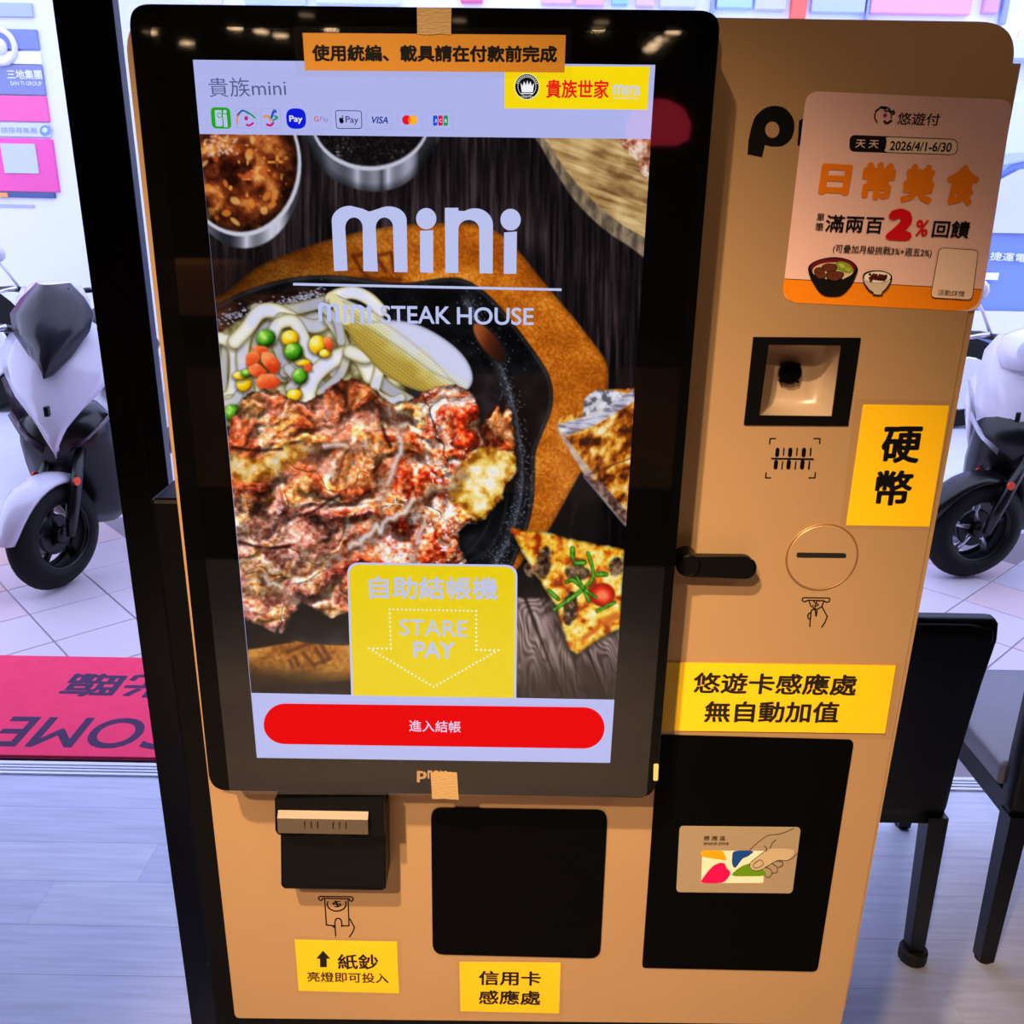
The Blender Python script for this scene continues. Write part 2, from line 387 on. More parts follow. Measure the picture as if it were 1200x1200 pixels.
    for i in range(420):
        q = rim[rng.randint(len(rim))]; p.fill(ell(q[0]+rng.randn()*6+3, q[1]+rng.randn()*8, .8, .7, 6), (150, 156, 180), .7, .6)
    p.fill(ell(574, 402, 30, 12, 28, 52), (30, 24, 24), 1.5); p.fill(ell(573, 401, 27, 9.5, 28, 52), lambda x, y, d: ramp(ss(545, 598, x+(y-400)*.3), [(0, (176, 92, 46)), (.5, (92, 38, 20)), (1, (40, 20, 14))]), 1.2)
    for r in (0, 1): p.line(smooth_pts([(520+r*26, 668-r*8), (556+r*20, 640), (577+r*15, 600), (583+r*12, 540)], 5, False), 2, (40, 44, 52), .8, 2)
    # noodles
    def nd(k=1.0):
        def f(x, y, t):
            c = ramp(t, [(0, (238, 236, 240)), (.5, (234, 230, 216)), (.8, (206, 198, 160)), (1, (140, 128, 84))])
            g = fbm(x/26, y/26, 2, 5)+.1*(1-t); h = ss(.46, .66, g)[:, None]*(1-ss(.5, 1, t))[:, None]; return (c*(1-h*.65)+np.array((208, 210, 250.))*h*.65)*k
        return f
    def sp(pts): return smooth_pts(pts, 6, False)
    p.fill(smooth_pts([(256, 400), (290, 372), (350, 368), (400, 372), (430, 420), (470, 445), (470, 480), (380, 480), (270, 500), (258, 470)]), lambda x, y, d: ramp(fbm(x/14, y/14, 3), [(.3, (84, 74, 36)), (.5, (150, 142, 94)), (.7, (214, 208, 172))]), 2)
    for pts, wd, k in [([(262, 470), (262, 430), (266, 395)], 9, .8), ([(296, 428), (300, 398), (318, 376)], 8, .75), ([(318, 420), (330, 440), (352, 432)], 14, .85), ([(352, 385), (370, 372), (420, 384)], 12, .85), ([(360, 450), (340, 440), (322, 400)], 10, .8), ([(372, 448), (400, 470), (420, 458)], 12, .75), ([(440, 440), (455, 455), (480, 470)], 12, .8),
        ([(300, 362), (340, 363), (385, 352)], 12, .8), ([(258, 396), (272, 404), (276, 430), (272, 458), (262, 468)], 12, 1), ([(268, 470), (290, 462), (284, 420), (292, 380), (310, 366), (330, 372)], 13, .95), ([(275, 400), (290, 384), (304, 366), (322, 364), (340, 372)], 15, 1.02), ([(330, 374), (350, 378), (372, 382), (392, 370)], 14, .9),
        ([(318, 396), (326, 380), (342, 376), (352, 388), (362, 412), (374, 424)], 13, 1.0), ([(258, 474), (274, 470), (280, 462)], 9, .9), ([(334, 436), (352, 428), (366, 434), (380, 428)], 11, .9), ([(340, 455), (348, 445), (338, 432)], 10, .9), ([(385, 372), (398, 392), (405, 420), (392, 436)], 12, .95), ([(380, 362), (395, 376), (400, 400)], 9, .85),
        ([(388, 350), (398, 345), (415, 343), (432, 350), (446, 364)], 13, 1.05), ([(392, 352), (420, 366), (430, 376)], 12, 1), ([(360, 470), (365, 445), (386, 424), (412, 414), (425, 422), (434, 440)], 17, 1.04), ([(376, 460), (398, 440), (406, 420)], 9, .85), ([(447, 424), (443, 440), (438, 458)], 11, 1.0), ([(438, 460), (458, 470), (470, 466)], 9, .95), ([(410, 412), (428, 418), (440, 410)], 14, 1.0)]:
        wd *= 1.18; p.line(sp([(a, b+3) for a, b in pts]), wd+1, (58, 48, 22), .55, 3); p.line(sp(pts), wd, nd(k))
    # baby corn
    def corn(hi):
        def f(x, y, d):
            u = (x-400)*.80+(y-345)*.60; v = -(x-400)*.60+(y-345)*.80
            g = (.5+.5*np.cos(u*6.28/4.2+np.floor(v/3.6)*3.14))*(.5+.5*np.cos(v*6.28/3.6)); e = ss(0, 12, d)
            t = np.clip(.5-v/46+(.12 if hi else 0)+(fbm(x/16, y/16, 2)-.5)*.3, 0, 1)
            c = ramp(t, [(0, (214, 180, 74)), (.22, (240, 220, 120)), (.42, (252, 246, 196)), (.6, (240, 240, 232)), (.8, (214, 216, 250))])*(.82+.18*ss(0, 5, d))[:, None]
            g = 1-(1-g)*np.clip(1.5-1.6*t, .12, 1)
            return c*(.80+.22*g)[:, None]
        return f
    p.fill(smooth_pts([(396, 352), (400, 374), (414, 400), (430, 418), (452, 440), (490, 458), (520, 458), (535, 446), (520, 430), (480, 400), (440, 366)]), corn(False), 1)
    p.fill(smooth_pts([(402, 372), (430, 376), (470, 376), (500, 385), (530, 404), (548, 424), (554, 444), (546, 457), (530, 448), (505, 436), (470, 410), (430, 386)]), corn(True), 1)
    p.fill(smooth_pts([(384, 345), (392, 344), (404, 358), (412, 376), (402, 380), (390, 360)]), (230, 222, 170), 1)
    p.line(sp([(440, 372), (470, 392), (505, 420), (530, 446)]), 2.2, (190, 150, 60), .35, 1.5); p.line(sp([(410, 376), (445, 404), (488, 438), (510, 452)]), 1.6, (210, 176, 90), .35, 1.2)
    # peas, kernels, carrot dice
    def ball(cx, cy, r, cols, ry=None):
        ry = ry or r; p.fill(ell(cx, cy+1.5, r+1.5, ry+1.5, 24), (40, 34, 12), 2.5, .6)
        p.fill(ell(cx, cy, r, ry, 24), lambda x, y, d: ramp(np.clip(((x-cx+r*.35)**2/r**2+(y-cy+ry*.35)**2/ry**2)*.55+(fbm(x/4, y/4, 2)-.5)*.3, 0, 1), cols), .9)
    G = [(0, (190, 235, 110)), (.2, (96, 180, 40)), (.6, (44, 118, 12)), (1, (14, 50, 4))]; Yc = [(0, (255, 246, 150)), (.3, (255, 214, 20)), (.8, (226, 160, 0)), (1, (150, 90, 0))]
    O = [(0, (255, 170, 110)), (.3, (255, 104, 40)), (.8, (226, 60, 12)), (1, (150, 30, 5))]
    for a in ((340, 396, 10, 9), (372, 404, 10, 11), (381, 414, 7, 5), (286, 450, 9, 9), (281, 440, 8, 5), (345, 463, 9, 7), (355, 425, 9, 4)): ball(a[0], a[1], a[2], Yc, a[3])
    for a in ((312, 396, 11, 10), (344, 412, 11, 10), (352, 441, 9, 9.5), (272, 484, 9, 10), (290, 437, 7, 5)): ball(a[0], a[1], a[2], G, a[3])
    for q in ([(294, 405), (312, 406), (316, 414), (300, 415)], [(378, 396), (386, 394), (391, 404), (386, 412), (380, 406)], [(288, 416), (296, 410), (306, 416), (302, 426), (288, 430)], [(306, 413), (316, 412), (328, 424), (326, 437), (318, 438), (306, 424)], [(290, 430), (302, 425), (314, 436), (302, 443), (292, 438)], [(299, 446), (306, 438), (320, 438), (330, 447), (322, 455), (304, 456)], [(355, 428), (364, 425), (366, 434), (358, 436)]):
        c0 = np.mean(q, 0); p.fill([(a+1, b+2) for a, b in q], (60, 24, 6), 2, .6)
        p.fill(rnd(q, 3, 3), lambda x, y, d: ramp(ss(-12, 14, (y-c0[1])+(x-c0[0])*.5)+(fbm(x/5, y/5, 3)-.5)*.5, [(0, (255, 158, 96)), (.4, (250, 104, 50)), (1, (206, 48, 14))]), .9)
    # steak
    def steak(x, y, d):
        wx = x+30*(fbm(x/44, y/44, 3, 1)-.5)*2; wy = y+30*(fbm(x/44, y/44, 3, 7)-.5)*2
        hgt = lambda a, b: fbm((wx+a)/34, (wy+b)/22, 4, 2)
        rel = (hgt(3, 3)-hgt(-2, -3))*3.4+(fbm((x+1.2)/5, (y+1.2)/5, 3, 11)-fbm(x/5, y/5, 3, 11))*.6
        v = hgt(0, 0); g = fbm(x/3.0, y/3.0, 3, 4); g = fbm(x/4.6, y/4.2, 2, 4)*.75+.125; m = ss(400, 500, x+.35*(y-560))
        lo = ss(560, 640, y)*(1-m)
        cl = ramp(np.clip(v*.6+g*.4, 0, 1), [(.25, (84, 26, 14)), (.38, (138, 54, 26)), (.48, (176, 84, 42)), (.58, (196, 112, 78)), (.68, (214, 150, 128)), (.85, (244, 222, 222))])
        cp = ramp(np.clip(v*.45+g*.55, 0, 1), [(.25, (74, 28, 22)), (.4, (128, 70, 56)), (.5, (168, 108, 92)), (.6, (198, 144, 130)), (.75, (232, 204, 204))])
        cr = ramp(np.clip(v*.55+g*.45, 0, 1), [(.28, (86, 12, 6)), (.4, (158, 38, 16)), (.48, (206, 88, 42)), (.55, (226, 150, 112)), (.63, (236, 204, 196)), (.8, (236, 234, 255))])
        pk = np.clip(lo+ss(.5, .62, fbm(wx/60, wy/60, 2, 12))*.6*(1-m), 0, 1)[:, None]
        c = (cl*(1-pk)+cp*pk)*(1-m[:, None])+cr*m[:, None]
        red = (ss(.54, .66, fbm(wx/26, wy/20, 3, 15))*(.14+.26*m))[:, None]; c = c*(1-red)+ramp(g, [(.25, (120, 10, 8)), (.5, (184, 36, 20)), (.8, (250, 130, 90))])*red
        yl = (ss(.56, .7, fbm(wx/40, wy/24, 3, 30))*.55)[:, None]; c = c*(1-yl)+ramp(g, [(.25, (180, 96, 26)), (.5, (232, 176, 84)), (.75, (250, 232, 190))])*yl
        ft = (ss(.94, 1.0, ridge(wx/90, wy/70, 2, 5))*.75)[:, None]; c = c*(1-ft)+ramp(g, [(.25, (206, 140, 60)), (.5, (240, 212, 160)), (.75, (250, 246, 246))])*ft
        ck = (ss(.975, 1.0, ridge(wx/80, wy/52, 2, 21))*.7)[:, None]; c = c*(1-ck)+np.array((36, 12, 10.))*ck
        c = c*(1-np.clip(rel, -.45, .6))[:, None]
        sp = ss(.66, .76, vn(x/2.6, y/2.1, 6)*.4+fbm(wx/15, wy/9, 3, 8)*.6)*(.55+.45*m)*(rel < .12)
        c = c*(1-.85*sp[:, None])+np.array((232, 228, 255.))*.85*sp[:, None]
        return c*(.5+.5*ss(-1, 6, d))[:, None]*1.05
    S = smooth_pts([(225, 520), (262, 512), (272, 488), (288, 465), (305, 458), (325, 458), (345, 470), (362, 470), (385, 455), (404, 444), (425, 448), (446, 462), (458, 474), (484, 466), (508, 455), (530, 452), (550, 458), (560, 474), (562, 500), (572, 484), (584, 474), (588, 484), (598, 478), (601, 498), (604, 522), (604, 552), (594, 566), (588, 582), (572, 600), (552, 612), (538, 624), (540, 642), (541, 665), (480, 690), (400, 722), (378, 720), (354, 706), (340, 728), (330, 741), (290, 728), (225, 700)], 3)
    p.fill([(a+4, b+8) for a, b in S], (4, 3, 4), 6, .7); p.fill(S, steak, 1.0, 1, 3.5, 7)
    fat = lambda x, y, d: ramp(fbm(x/9, y/9, 4, 3)*.8+ss(0, 22, d)*.25, [(.25, (140, 74, 14)), (.4, (214, 152, 40)), (.55, (248, 216, 120)), (.75, (255, 248, 228)), (.9, (226, 226, 255))])
    p.fill(smooth_pts([(548, 536), (566, 524), (590, 530), (604, 534), (604, 552), (592, 568), (588, 584), (570, 602), (556, 612), (546, 596), (528, 586), (530, 562)]), fat, 2, 1, 5)
    p.fill(smooth_pts([(270, 530), (300, 536), (336, 522), (362, 530), (330, 552), (290, 566), (272, 558)]), fat, 4, .8, 6)
    for q, wd in (([(446, 468), (462, 492), (470, 520), (456, 560), (444, 600), (440, 640)], 6), ([(352, 650), (372, 658), (400, 648), (430, 630), (460, 608), (500, 580), (530, 566), (548, 548)], 7), ([(360, 530), (400, 520), (440, 524)], 6), ([(345, 706), (330, 690), (310, 672), (292, 660)], 4), ([(500, 600), (490, 630), (480, 660)], 4)):
        q = [(a+rng.randn()*3, b+rng.randn()*3) for a, b in sp(q)]; m0 = len(q)//3; p.line([(a, b+5) for a, b in q[m0//2:-2]], wd+2, (48, 14, 8), .5, 4); p.line(q, wd, lambda x, y, t: ramp(fbm(x/5, y/5, 3), [(.3, (170, 84, 40)), (.5, (232, 190, 140)), (.72, (250, 246, 252))]), .5, 3.5); p.line(q[m0:2*m0], wd*.7, (246, 236, 240), .75, 2)
    for q in ([(352, 604), (366, 600), (384, 588), (398, 580)], [(272, 524), (300, 528), (330, 526)], [(280, 635), (310, 642), (340, 640)], [(448, 500), (452, 512), (458, 524)]): p.line(sp(q), 3.5, (26, 8, 8), .8, 1.6)
    # iced drink
    GL = [(652, 500), (657, 489), (682, 481), (686, 466), (698, 458), (722, 456), (742, 455), (760, 450), (760, 640), (731, 614), (712, 592), (684, 556)]
    p.fill(rnd(GL, 3, 3), lambda x, y, d: ramp(fbm(x/9+y/30, y/11, 4, 2), [(.28, (60, 24, 8)), (.42, (140, 64, 14)), (.54, (206, 120, 26)), (.66, (240, 186, 80)), (.8, (250, 236, 200))])*(1-.3*ss(575, 620, y))[:, None], 1)
    ic = lambda x, y, d: ramp(fbm(x/6, y/6, 3, 4), [(.3, (92, 92, 108)), (.5, (190, 192, 214)), (.7, (236, 238, 255))])
    p.fill(rnd([(686, 466), (700, 457), (722, 458), (734, 464), (700, 484), (682, 490)], 4, 3), ic, 1, .95, 2)
    p.fill([(652, 498), (700, 484), (742, 456), (744, 470), (700, 497), (662, 512)], lambda x, y, d: ramp(fbm(x/14, y/4, 3), [(.3, (120, 116, 140)), (.5, (196, 200, 234)), (.8, (236, 240, 255))]), 1, .9)
    p.fill([(651, 502), (664, 514), (690, 548), (700, 560), (686, 558)], (190, 180, 200), 1.5, .7); p.fill([(684, 557), (706, 566), (735, 600), (735, 616)], lambda x, y, d: ramp(fbm(x/5, y/5, 3), [(.3, (58, 34, 34)), (.7, (150, 118, 120))]), 1, .9)
    p.line([(690, 556), (742, 536)], 1.6, (90, 50, 30), .8); p.line([(684, 558), (732, 615)], 2.2, (120, 116, 140), .8)
    # pizza slice
    PZ = rnd([(597, 618), (640, 624), (690, 636), (732, 643), (728, 736), (704, 748), (690, 758), (676, 769), (664, 756), (652, 712), (634, 684), (618, 658)], 3, 3)
    p.fill([(a-3, b+4) for a, b in PZ], (6, 4, 4), 4, .7)
    p.fill(PZ, lambda x, y, d: ramp(fbm(x/9, y/9, 4, 6), [(.28, (150, 50, 8)), (.42, (226, 118, 20)), (.52, (244, 176, 40)), (.64, (250, 216, 90)), (.8, (255, 246, 190))])*(.6+.4*ss(0, 4, d))[:, None], 1, 1, 1.5)
    dk = lambda x, y, d: ramp(fbm(x/5, y/5, 3), [(.3, (30, 16, 16)), (.55, (92, 62, 44)), (.75, (150, 124, 96))])
    for e in ((637, 660, 9, 20, 10), (668, 713, 9, 20, 5), (676, 671, 15, 9, 0), (620, 668, 5, 10, -30), (722, 664, 9, 12, 20)): p.fill(ell(*e[:4], 20, e[4]), dk, 1.5, .95, 2)
    p.fill(ell(706, 697, 15, 14, 24), lambda x, y, d: ramp(ss(0, 12, d)+(fbm(x/5, y/5, 2)-.5)*.4, [(0, (160, 14, 0)), (.5, (236, 50, 16)), (1, (255, 130, 90))]), 1); p.fill(ell(716, 725, 12, 5, 16, -30), (214, 110, 34), 2, .8)
    p.line(sp([(684, 748), (700, 736), (703, 728)]), 5, (206, 70, 16), .7, 2); p.line([(600, 622), (622, 632)], 5, (214, 80, 20), .6, 2)
    gr = lambda x, y, t: ramp(t+(fbm(x/3, y/3, 2)-.5), [(0, (110, 186, 50)), (.5, (52, 130, 16)), (1, (16, 66, 6))])
    for q, wd in (([(689, 648), (694, 664), (694, 678), (684, 690)], 4), ([(684, 690), (668, 702), (650, 714)], 5), ([(684, 690), (690, 704)], 4.5), ([(684, 690), (698, 700)], 4), ([(684, 690), (672, 680), (664, 682)], 5), ([(684, 690), (676, 676)], 4), ([(643, 692), (654, 702)], 5), ([(700, 716), (712, 710), (720, 706)], 4.5), ([(671, 643), (671, 653)], 6), ([(674, 660), (684, 659)], 7), ([(700, 673), (710, 673)], 6)): p.line(sp(q), wd, gr)
    return np.clip(p.c, 0, 255)
# ------------------------------------------------------------------ payment kiosk
YP = 0.040            # front face of the sheet-metal panel; the monitor's glass is at y = 0
M_panel = pm('champagne_powder_coat', (204, 164, 120), .42, .45, .05, 9, .05)
M_gloss = pm('black_gloss_plastic', (5, 5, 6), .03, 0, .1, 40, 0, .12)
M_pad = pm('black_window_plastic', (4, 4, 5), .4, 0, .1, 40, 0, .05)
M_blk = pm('black_satin_plastic', (6, 6, 7), .4, 0, .1, 120, .1, .2)
M_steel = pm('brushed_nickel', (96, 84, 72), .5, .35, .08, 60, .05, stretch=(1, 1, 14))
kiosk = empty('payment_kiosk', (0.088, .1, 0), 'beige metal self-checkout kiosk with a tall black touch monitor in front of the black post', 'kiosk')
scan_hole = [(901, 404), (986, 405), (975, 488), (890, 487)]
reader = rnd([(505, 947), (712, 950), (703, 1123), (507, 1118)], 13)
OUT = rnd([(143, 10), (1195.5, 26), (985.5, 1201), (275.5, 1193)], [58, 48, 5, 6], 10)
plate('front_panel', [OUT, scan_hole], YP, .0015, M_panel, kiosk)
# body behind: slightly wider on the right, its top lower than the panel's
def bx(n, a, b, m, par=kiosk, **k): return box(n, a, b, m, par, **k)
xl, zr = P(150, 600, YP).x, P(600, 1190, YP).z
bx('cabinet_body', (-.178, YP+.0017, zr+.012), (.3665, .16, P(1197, 74, YP).z), M_panel, bev=.003)
bx('support_post', (-.262, .165, .0), (-.02, .30, 1.34), M_blk, bev=.004)
bx('pedestal', (-.16, .06, 0.0), (.34, .40, zr+.012), M_blk, bev=.004)
bx('foot_plate', (-.22, -.02, 0.0), (.40, .46, .012), M_blk, bev=.003)
# monitor
mon = bm_obj('monitor', bmesh.new(), M_gloss, kiosk)
bpy.data.objects.remove(mon)
mon = plate('monitor', [rnd([(150, 4.5), (845, 12.5), (768, 935), (246.5, 926)], [26, 26, 22, 20], 10)], .0004, .030, M_gloss, kiosk)
plate('monitor_bracket', [rnd([(230, 90), (740, 90), (700, 880), (320, 880)], 6)], .031, YP-.0315, M_blk, kiosk)
def sub(o): o.parent = mon; o.matrix_parent_inverse = pinv(mon); return o
# silvery side band seen along the left and the top right corner
plate('side_trim', [rnd([(149.6, 7.6), (843.6, 16.5), (769.1, 931), (246.9, 922)], [27, 27, 22, 20], 10)], .031, .0015, M_steel, mon)
plate('power_light', [rnd([(766, 895), (772, 895), (771, 915), (765.5, 915)], 2)], .0003, .0002, ink((190, 190, 120)), mon)
# screen surface
SCQ = [(226, 70), (768, 76), (715, 894), (301, 888)]
s = Ink(.0001, True); s.poly(SCQ, (184, 190, 249)); scr = s.build('screen', mon)
# food picture: grid of coloured points on the screen
def picture():
    a, b, c, d = [P(*q, 0) for q in ((234, 157), (763, 163), (720.5, 820), (294.5, 812))]
    NX, NY = 470, 590
    u = np.linspace(0, 1, NX); v = np.linspace(0, 1, NY); U, V = np.meshgrid(u, v)
    g = lambda k: (a[k]*(1-U)+b[k]*U)*(1-V)+(d[k]*(1-U)+c[k]*U)*V
    X, Z = g(0).ravel(), g(2).ravel(); Yp = np.full(X.shape, 0.00004)
    W = np.stack([X, Yp, Z], -1)-np.array(CAM); zz = W@np.array(CF); px = 600+FPX*(W@np.array(CR))/zz; py = 600-FPX*(W@np.array(CU))/zz
    col = s2l(paint_food(px, py))
    i = np.arange(NX*NY).reshape(NY, NX); q = np.stack([i[:-1, :-1], i[1:, :-1], i[1:, 1:], i[:-1, 1:]], -1).reshape(-1, 4)
    me = bpy.data.meshes.new('food_picture'); n = NX*NY; me.vertices.add(n); me.vertices.foreach_set('co', np.stack([X, Yp, Z], -1).ravel())
    me.loops.add(q.size); me.loops.foreach_set('vertex_index', q.ravel().astype(np.int32)); me.polygons.add(len(q))
    me.polygons.foreach_set('loop_start', np.arange(0, q.size, 4, dtype=np.int32)); me.update(calc_edges=True)
    at = me.color_attributes.new('shown', 'FLOAT_COLOR', 'POINT'); at.data.foreach_set('color', np.concatenate([col, np.ones((n, 1))], 1).ravel())
    m = bpy.data.materials.new('lit_screen_picture'); m.use_nodes = True; N = m.node_tree.nodes; N.clear()
    e = N.new('ShaderNodeEmission'); t = N.new('ShaderNodeAttribute'); t.attribute_name = 'shown'; o = N.new('ShaderNodeOutputMaterial')
    m.node_tree.links.new(t.outputs['Color'], e.inputs[0]); m.node_tree.links.new(e.outputs[0], o.inputs[0])
    return link('food_picture', me, m, mon)
picture()

# "mini" letter shapes, drawn once in a 838 x 283 box and mapped anywhere
def mini_shapes():
    A = lambda cx, cy, rx, ry, a0, a1, n=14: ell(cx, cy, rx, ry, n, 0, a0, a1)
    m = [(10, 270)]+[(0, 62)]+A(74, 62, 74, 62, 180, 275)+[(128, 12), (155, 24)]+A(236, 60, 74, 58, 238, 360)+[(314, 275), (259, 274)]
    m += [(254, 110)]+A(218, 90, 36, 42, 0, -180)+[(191, 272), (131, 270)]+[(128, 110)]+A(92, 90, 36, 42, 0, -180)+[(66, 268)]
    i1 = [(365, 103), (420, 101), (420, 277), (366, 275)]
    n = [(468, 8), (524, 8), (524, 20)]+A(592, 78, 75, 68, 236, 360)+[(666, 280), (612, 279)]+[(610, 120)]+A(567, 96, 43, 38, 0, -180)+[(523, 278), (470, 277)]
    i2 = [(713, 110), (766, 106), (764, 281), (712, 281)]
    return [m, i1, ell(391, 53, 42, 44), n, i2, ell(740, 57, 42, 45)]
MINI = mini_shapes()
def mini(s, mp, col):
    for c in MINI: s.poly([mp(a, b) for a, b in c], col)
WH = (196, 204, 251)
t = Ink(-.0000, True)
mini(t, lambda a, b: (340+(172+a)/3.53, 220+(75+b)/3.53), WH)
t.poly([(343.5, 331.5), (658, 338), (658, 341), (343.5, 334.5)], WH)
sc = (335-115)/766
def mp2(a, b): return 340+(115+a*sc)/3.53, 220+(474+b*sc+a*.012)/3.53
mini(t, mp2, WH)
t.text('STEAK', (446, 368.5), (528, 369.5), 21, WH, .014); t.text('HOUSE', (535.5, 370), (625.5, 371), 20.5, WH, .014)
t.build('lettering', mon)
# header
h = Ink(-.0000, True)
HD = (92, 98, 150)
h.text('貴族mini', (244.5, 102.5), (335, 102), 22.5, HD, -.004)
h.poly(rnd([(246.5, 125.5), (269.5, 126), (271.5, 151), (248.5, 150.5)], 6), (34, 176, 24))
h.poly(rnd([(251.5, 129), (259.5, 129), (261, 148), (253, 148)], 1.5), WH); h.poly(ell(257.3, 135, 3.1, 3.1, 16), (34, 176, 24)); h.poly(ell(257.3, 135, 2.2, 2.2, 16), WH)
h.poly(ell(263.5, 131, 2.2, 2.4, 12), WH); h.poly([(261, 134), (265.5, 134), (267, 149), (262.5, 149)], WH)
ar = lambda pts, c, w=2.2: h.stroke(smooth_pts(pts, 5, False), w, c)
def smile(cx, cy, r):
    ar([(cx-r, cy+r*.6), (cx-r, cy-r*.1), (cx-r*.55, cy-r*.75)], (240, 150, 60)); ar([(cx-r*.95, cy-r*.4), (cx-r*.4, cy-r*.9), (cx+r*.3, cy-r*.55)], (40, 100, 190))
    ar([(cx, cy-r*.8), (cx+r*.55, cy-r*.45), (cx+r*.95, cy-r*.1)], (40, 160, 110)); h.poly(ell(cx, cy-r*.05, r*.22, r*.25, 14), (200, 30, 130)); ar([(cx+r*.05, cy+r*.7), (cx+r*.4, cy+r*.75), (cx+r*.75, cy+r*.5)], (210, 30, 130), 2.6)
smile(288.5, 139, 10.5)
ar([(318, 138), (321, 130), (323, 131)], (40, 90, 200), 3); ar([(309, 137), (314, 136), (317, 141)], (240, 150, 60), 2.4); ar([(320, 141), (325, 138), (322, 136)], (40, 160, 110), 2.4); ar([(313, 146), (317, 147), (320, 144)], (210, 30, 130), 3)
h.poly(rnd([(335, 127), (358, 127), (359, 151), (336, 151)], 10), (16, 30, 232)); h.text('Pay', (339, 140), (354.5, 140.5), 9.5, (235, 238, 255), .025)
for q in ([(277, 127), (300, 127), (301, 150), (278, 150)], [(305, 127), (328, 127.5), (329, 150.5), (306, 150.5)], [(364, 128), (387, 128), (388, 151), (365, 151)], [(429, 130), (459, 130), (460, 151.5), (430, 151.5)], [(465, 130), (495, 130.5), (495.5, 152), (465.5, 151.5)], [(500, 131), (530.5, 131), (531.5, 152), (501, 152)]): h.stroke(rnd(q, 3), .5, (160, 166, 228), True, False)
h.text('G', (368, 139.5), (373.5, 139.5), 6.5, (214, 90, 90), .02); h.text('Pay', (375, 140), (385, 140.5), 7.5, (130, 136, 190))
h.stroke(rnd([(393, 129.5), (423.5, 130), (424, 150.5), (394.5, 150.5)], 3), .9, (52, 58, 120), True, False)
h.poly(smooth_pts([(398, 138), (400.3, 138.3), (402.5, 137.5), (402, 140), (403, 142.5), (401, 144.5), (398.6, 144), (397.5, 141)]), (8, 8, 20)); h.poly(ell(401.3, 136.3, .7, 1.3, 8, 30), (8, 8, 20))
h.text('Pay', (405, 141), (420, 141.5), 10, (44, 48, 84), .005)
h.text('VISA', (435, 140.5), (455.5, 140.8), 8.2, (24, 42, 142), .02, .25)
h.poly(ell(476.5, 140.5, 5.3, 5.6), (232, 20, 50)); h.poly(ell(483.8, 140.8, 5.3, 5.6), (248, 176, 34)); h.poly([(480.2, 136.5), (481.5, 140.6), (480.2, 144.8), (478.8, 140.6)], (246, 110, 30))
for k, (c, l) in enumerate((((24, 80, 210), 'J'), ((214, 20, 70), 'C'), ((20, 150, 80), 'B'))):
    x = 507.5+k*6.1; h.poly(rnd([(x, 135.5), (x+5.2, 135.3), (x+5.2, 147), (x, 147.5)], 1.6), c); h.text(l, (x+1.2, 141.5), (x+4.2, 141.5), 4.2, WH, .02)
YL = (246, 216, 14)
h.poly([(591.5, 77), (761.5, 78), (758.5, 128.7), (591, 127)], YL)
h.poly(ell(617.5, 101.5, 14.8, 15.6), (236, 234, 170)); h.poly(ell(617.5, 101.5, 13.8, 14.6), (14, 14, 18)); h.stroke(ell(617.5, 101.5, 10.6, 11.2), .5, (236, 236, 240), True, False)
h.poly([(610, 97), (612.5, 101), (614.2, 95.2), (616.3, 100), (618, 94), (619.6, 100), (621.6, 95.2), (623.4, 101), (626, 97), (624.5, 108), (611.5, 108)], (240, 240, 244)); h.stroke([(611.5, 109.5), (624.5, 109.5)], 1.2, (240, 240, 244))
for k in range(14):
    a = math.radians(200+k*11); h.poly(ell(617.5+12.2*math.cos(a), 101.5+12.8*math.sin(a), .7, .8, 6), (240, 240, 244))
h.text('SINCE 1999', (609.5, 113.6), (625.5, 113.8), 1.8, (240, 240, 244))
h.text('貴族世家', (640, 104), (713.5, 104.8), 22, (232, 26, 20), .024)
mini(h, lambda a, b: (718.2+a*.0405, 99.2+b*.0435+a*.0012), WH); h.text('mini steak house', (718.5, 114.5), (748.5, 115.2), 2.4, WH, .01)
h.build('header', mon)
# yellow arrow card, white strip and red button
c = Ink(-.0000, True)
c.poly([(296, 812.5), (720, 820), (715, 894), (301, 888)], (190, 196, 250))
c.poly(rnd([(406.5, 659), (606.5, 662), (605, 818), (411.5, 815.5)], [15, 15, 0, 0]), (200, 206, 250)); c.poly(rnd([(409, 661.5), (603.8, 664.3), (602.3, 818), (414, 815)], [14, 14, 0, 0]), YL)
c.text('自助結帳機', (432.5, 688.5), (583.5, 690), 27, WH, .02)
c.text('STARE', (468, 735), (547.5, 737), 19.5, WH, .006); c.text('PAY', (484.5, 761), (533, 762.5), 19.5, WH, .025)
seg = [[(456.5, 714), (558, 716)], [(558, 716), (558.5, 761.5)], [(558.5, 761.5), (584, 762)], [(584, 762), (508, 805)], [(508, 805), (432.5, 760)], [(432.5, 760), (458, 760)], [(458, 760), (456.5, 714)]]
for a, b in seg:
    L = math.hypot(b[0]-a[0], b[1]-a[1]); n = max(2, round(L/4.9))
    for k in range(n): c.poly(ell(a[0]+(b[0]-a[0])*k/n, a[1]+(b[1]-a[1])*k/n, 1.25, 1.25, 8), (236, 238, 220))
c.poly(ell(334.5, 849.5, 25.5, 25, 16, 0, 180, 270)+ell(684, 853, 24.5, 24.2, 16, 0, -90, 90)+ell(334.8, 849.5, 25.8, 22.5, 16, 0, 90, 172), (236, 14, 16))
c.text('進入結帳', (479.5, 850.5), (540, 852), 13.5, (236, 214, 244), .006)
c.build('button_card', mon)
g = Ink(.0002); g.text('p', (488.5, 910), (500, 910.5), 13.5, (176, 140, 106), .03); g.text('rox', (501, 907.5), (524, 908), 10, (176, 140, 106), .02); g.build('maker_mark', mon)

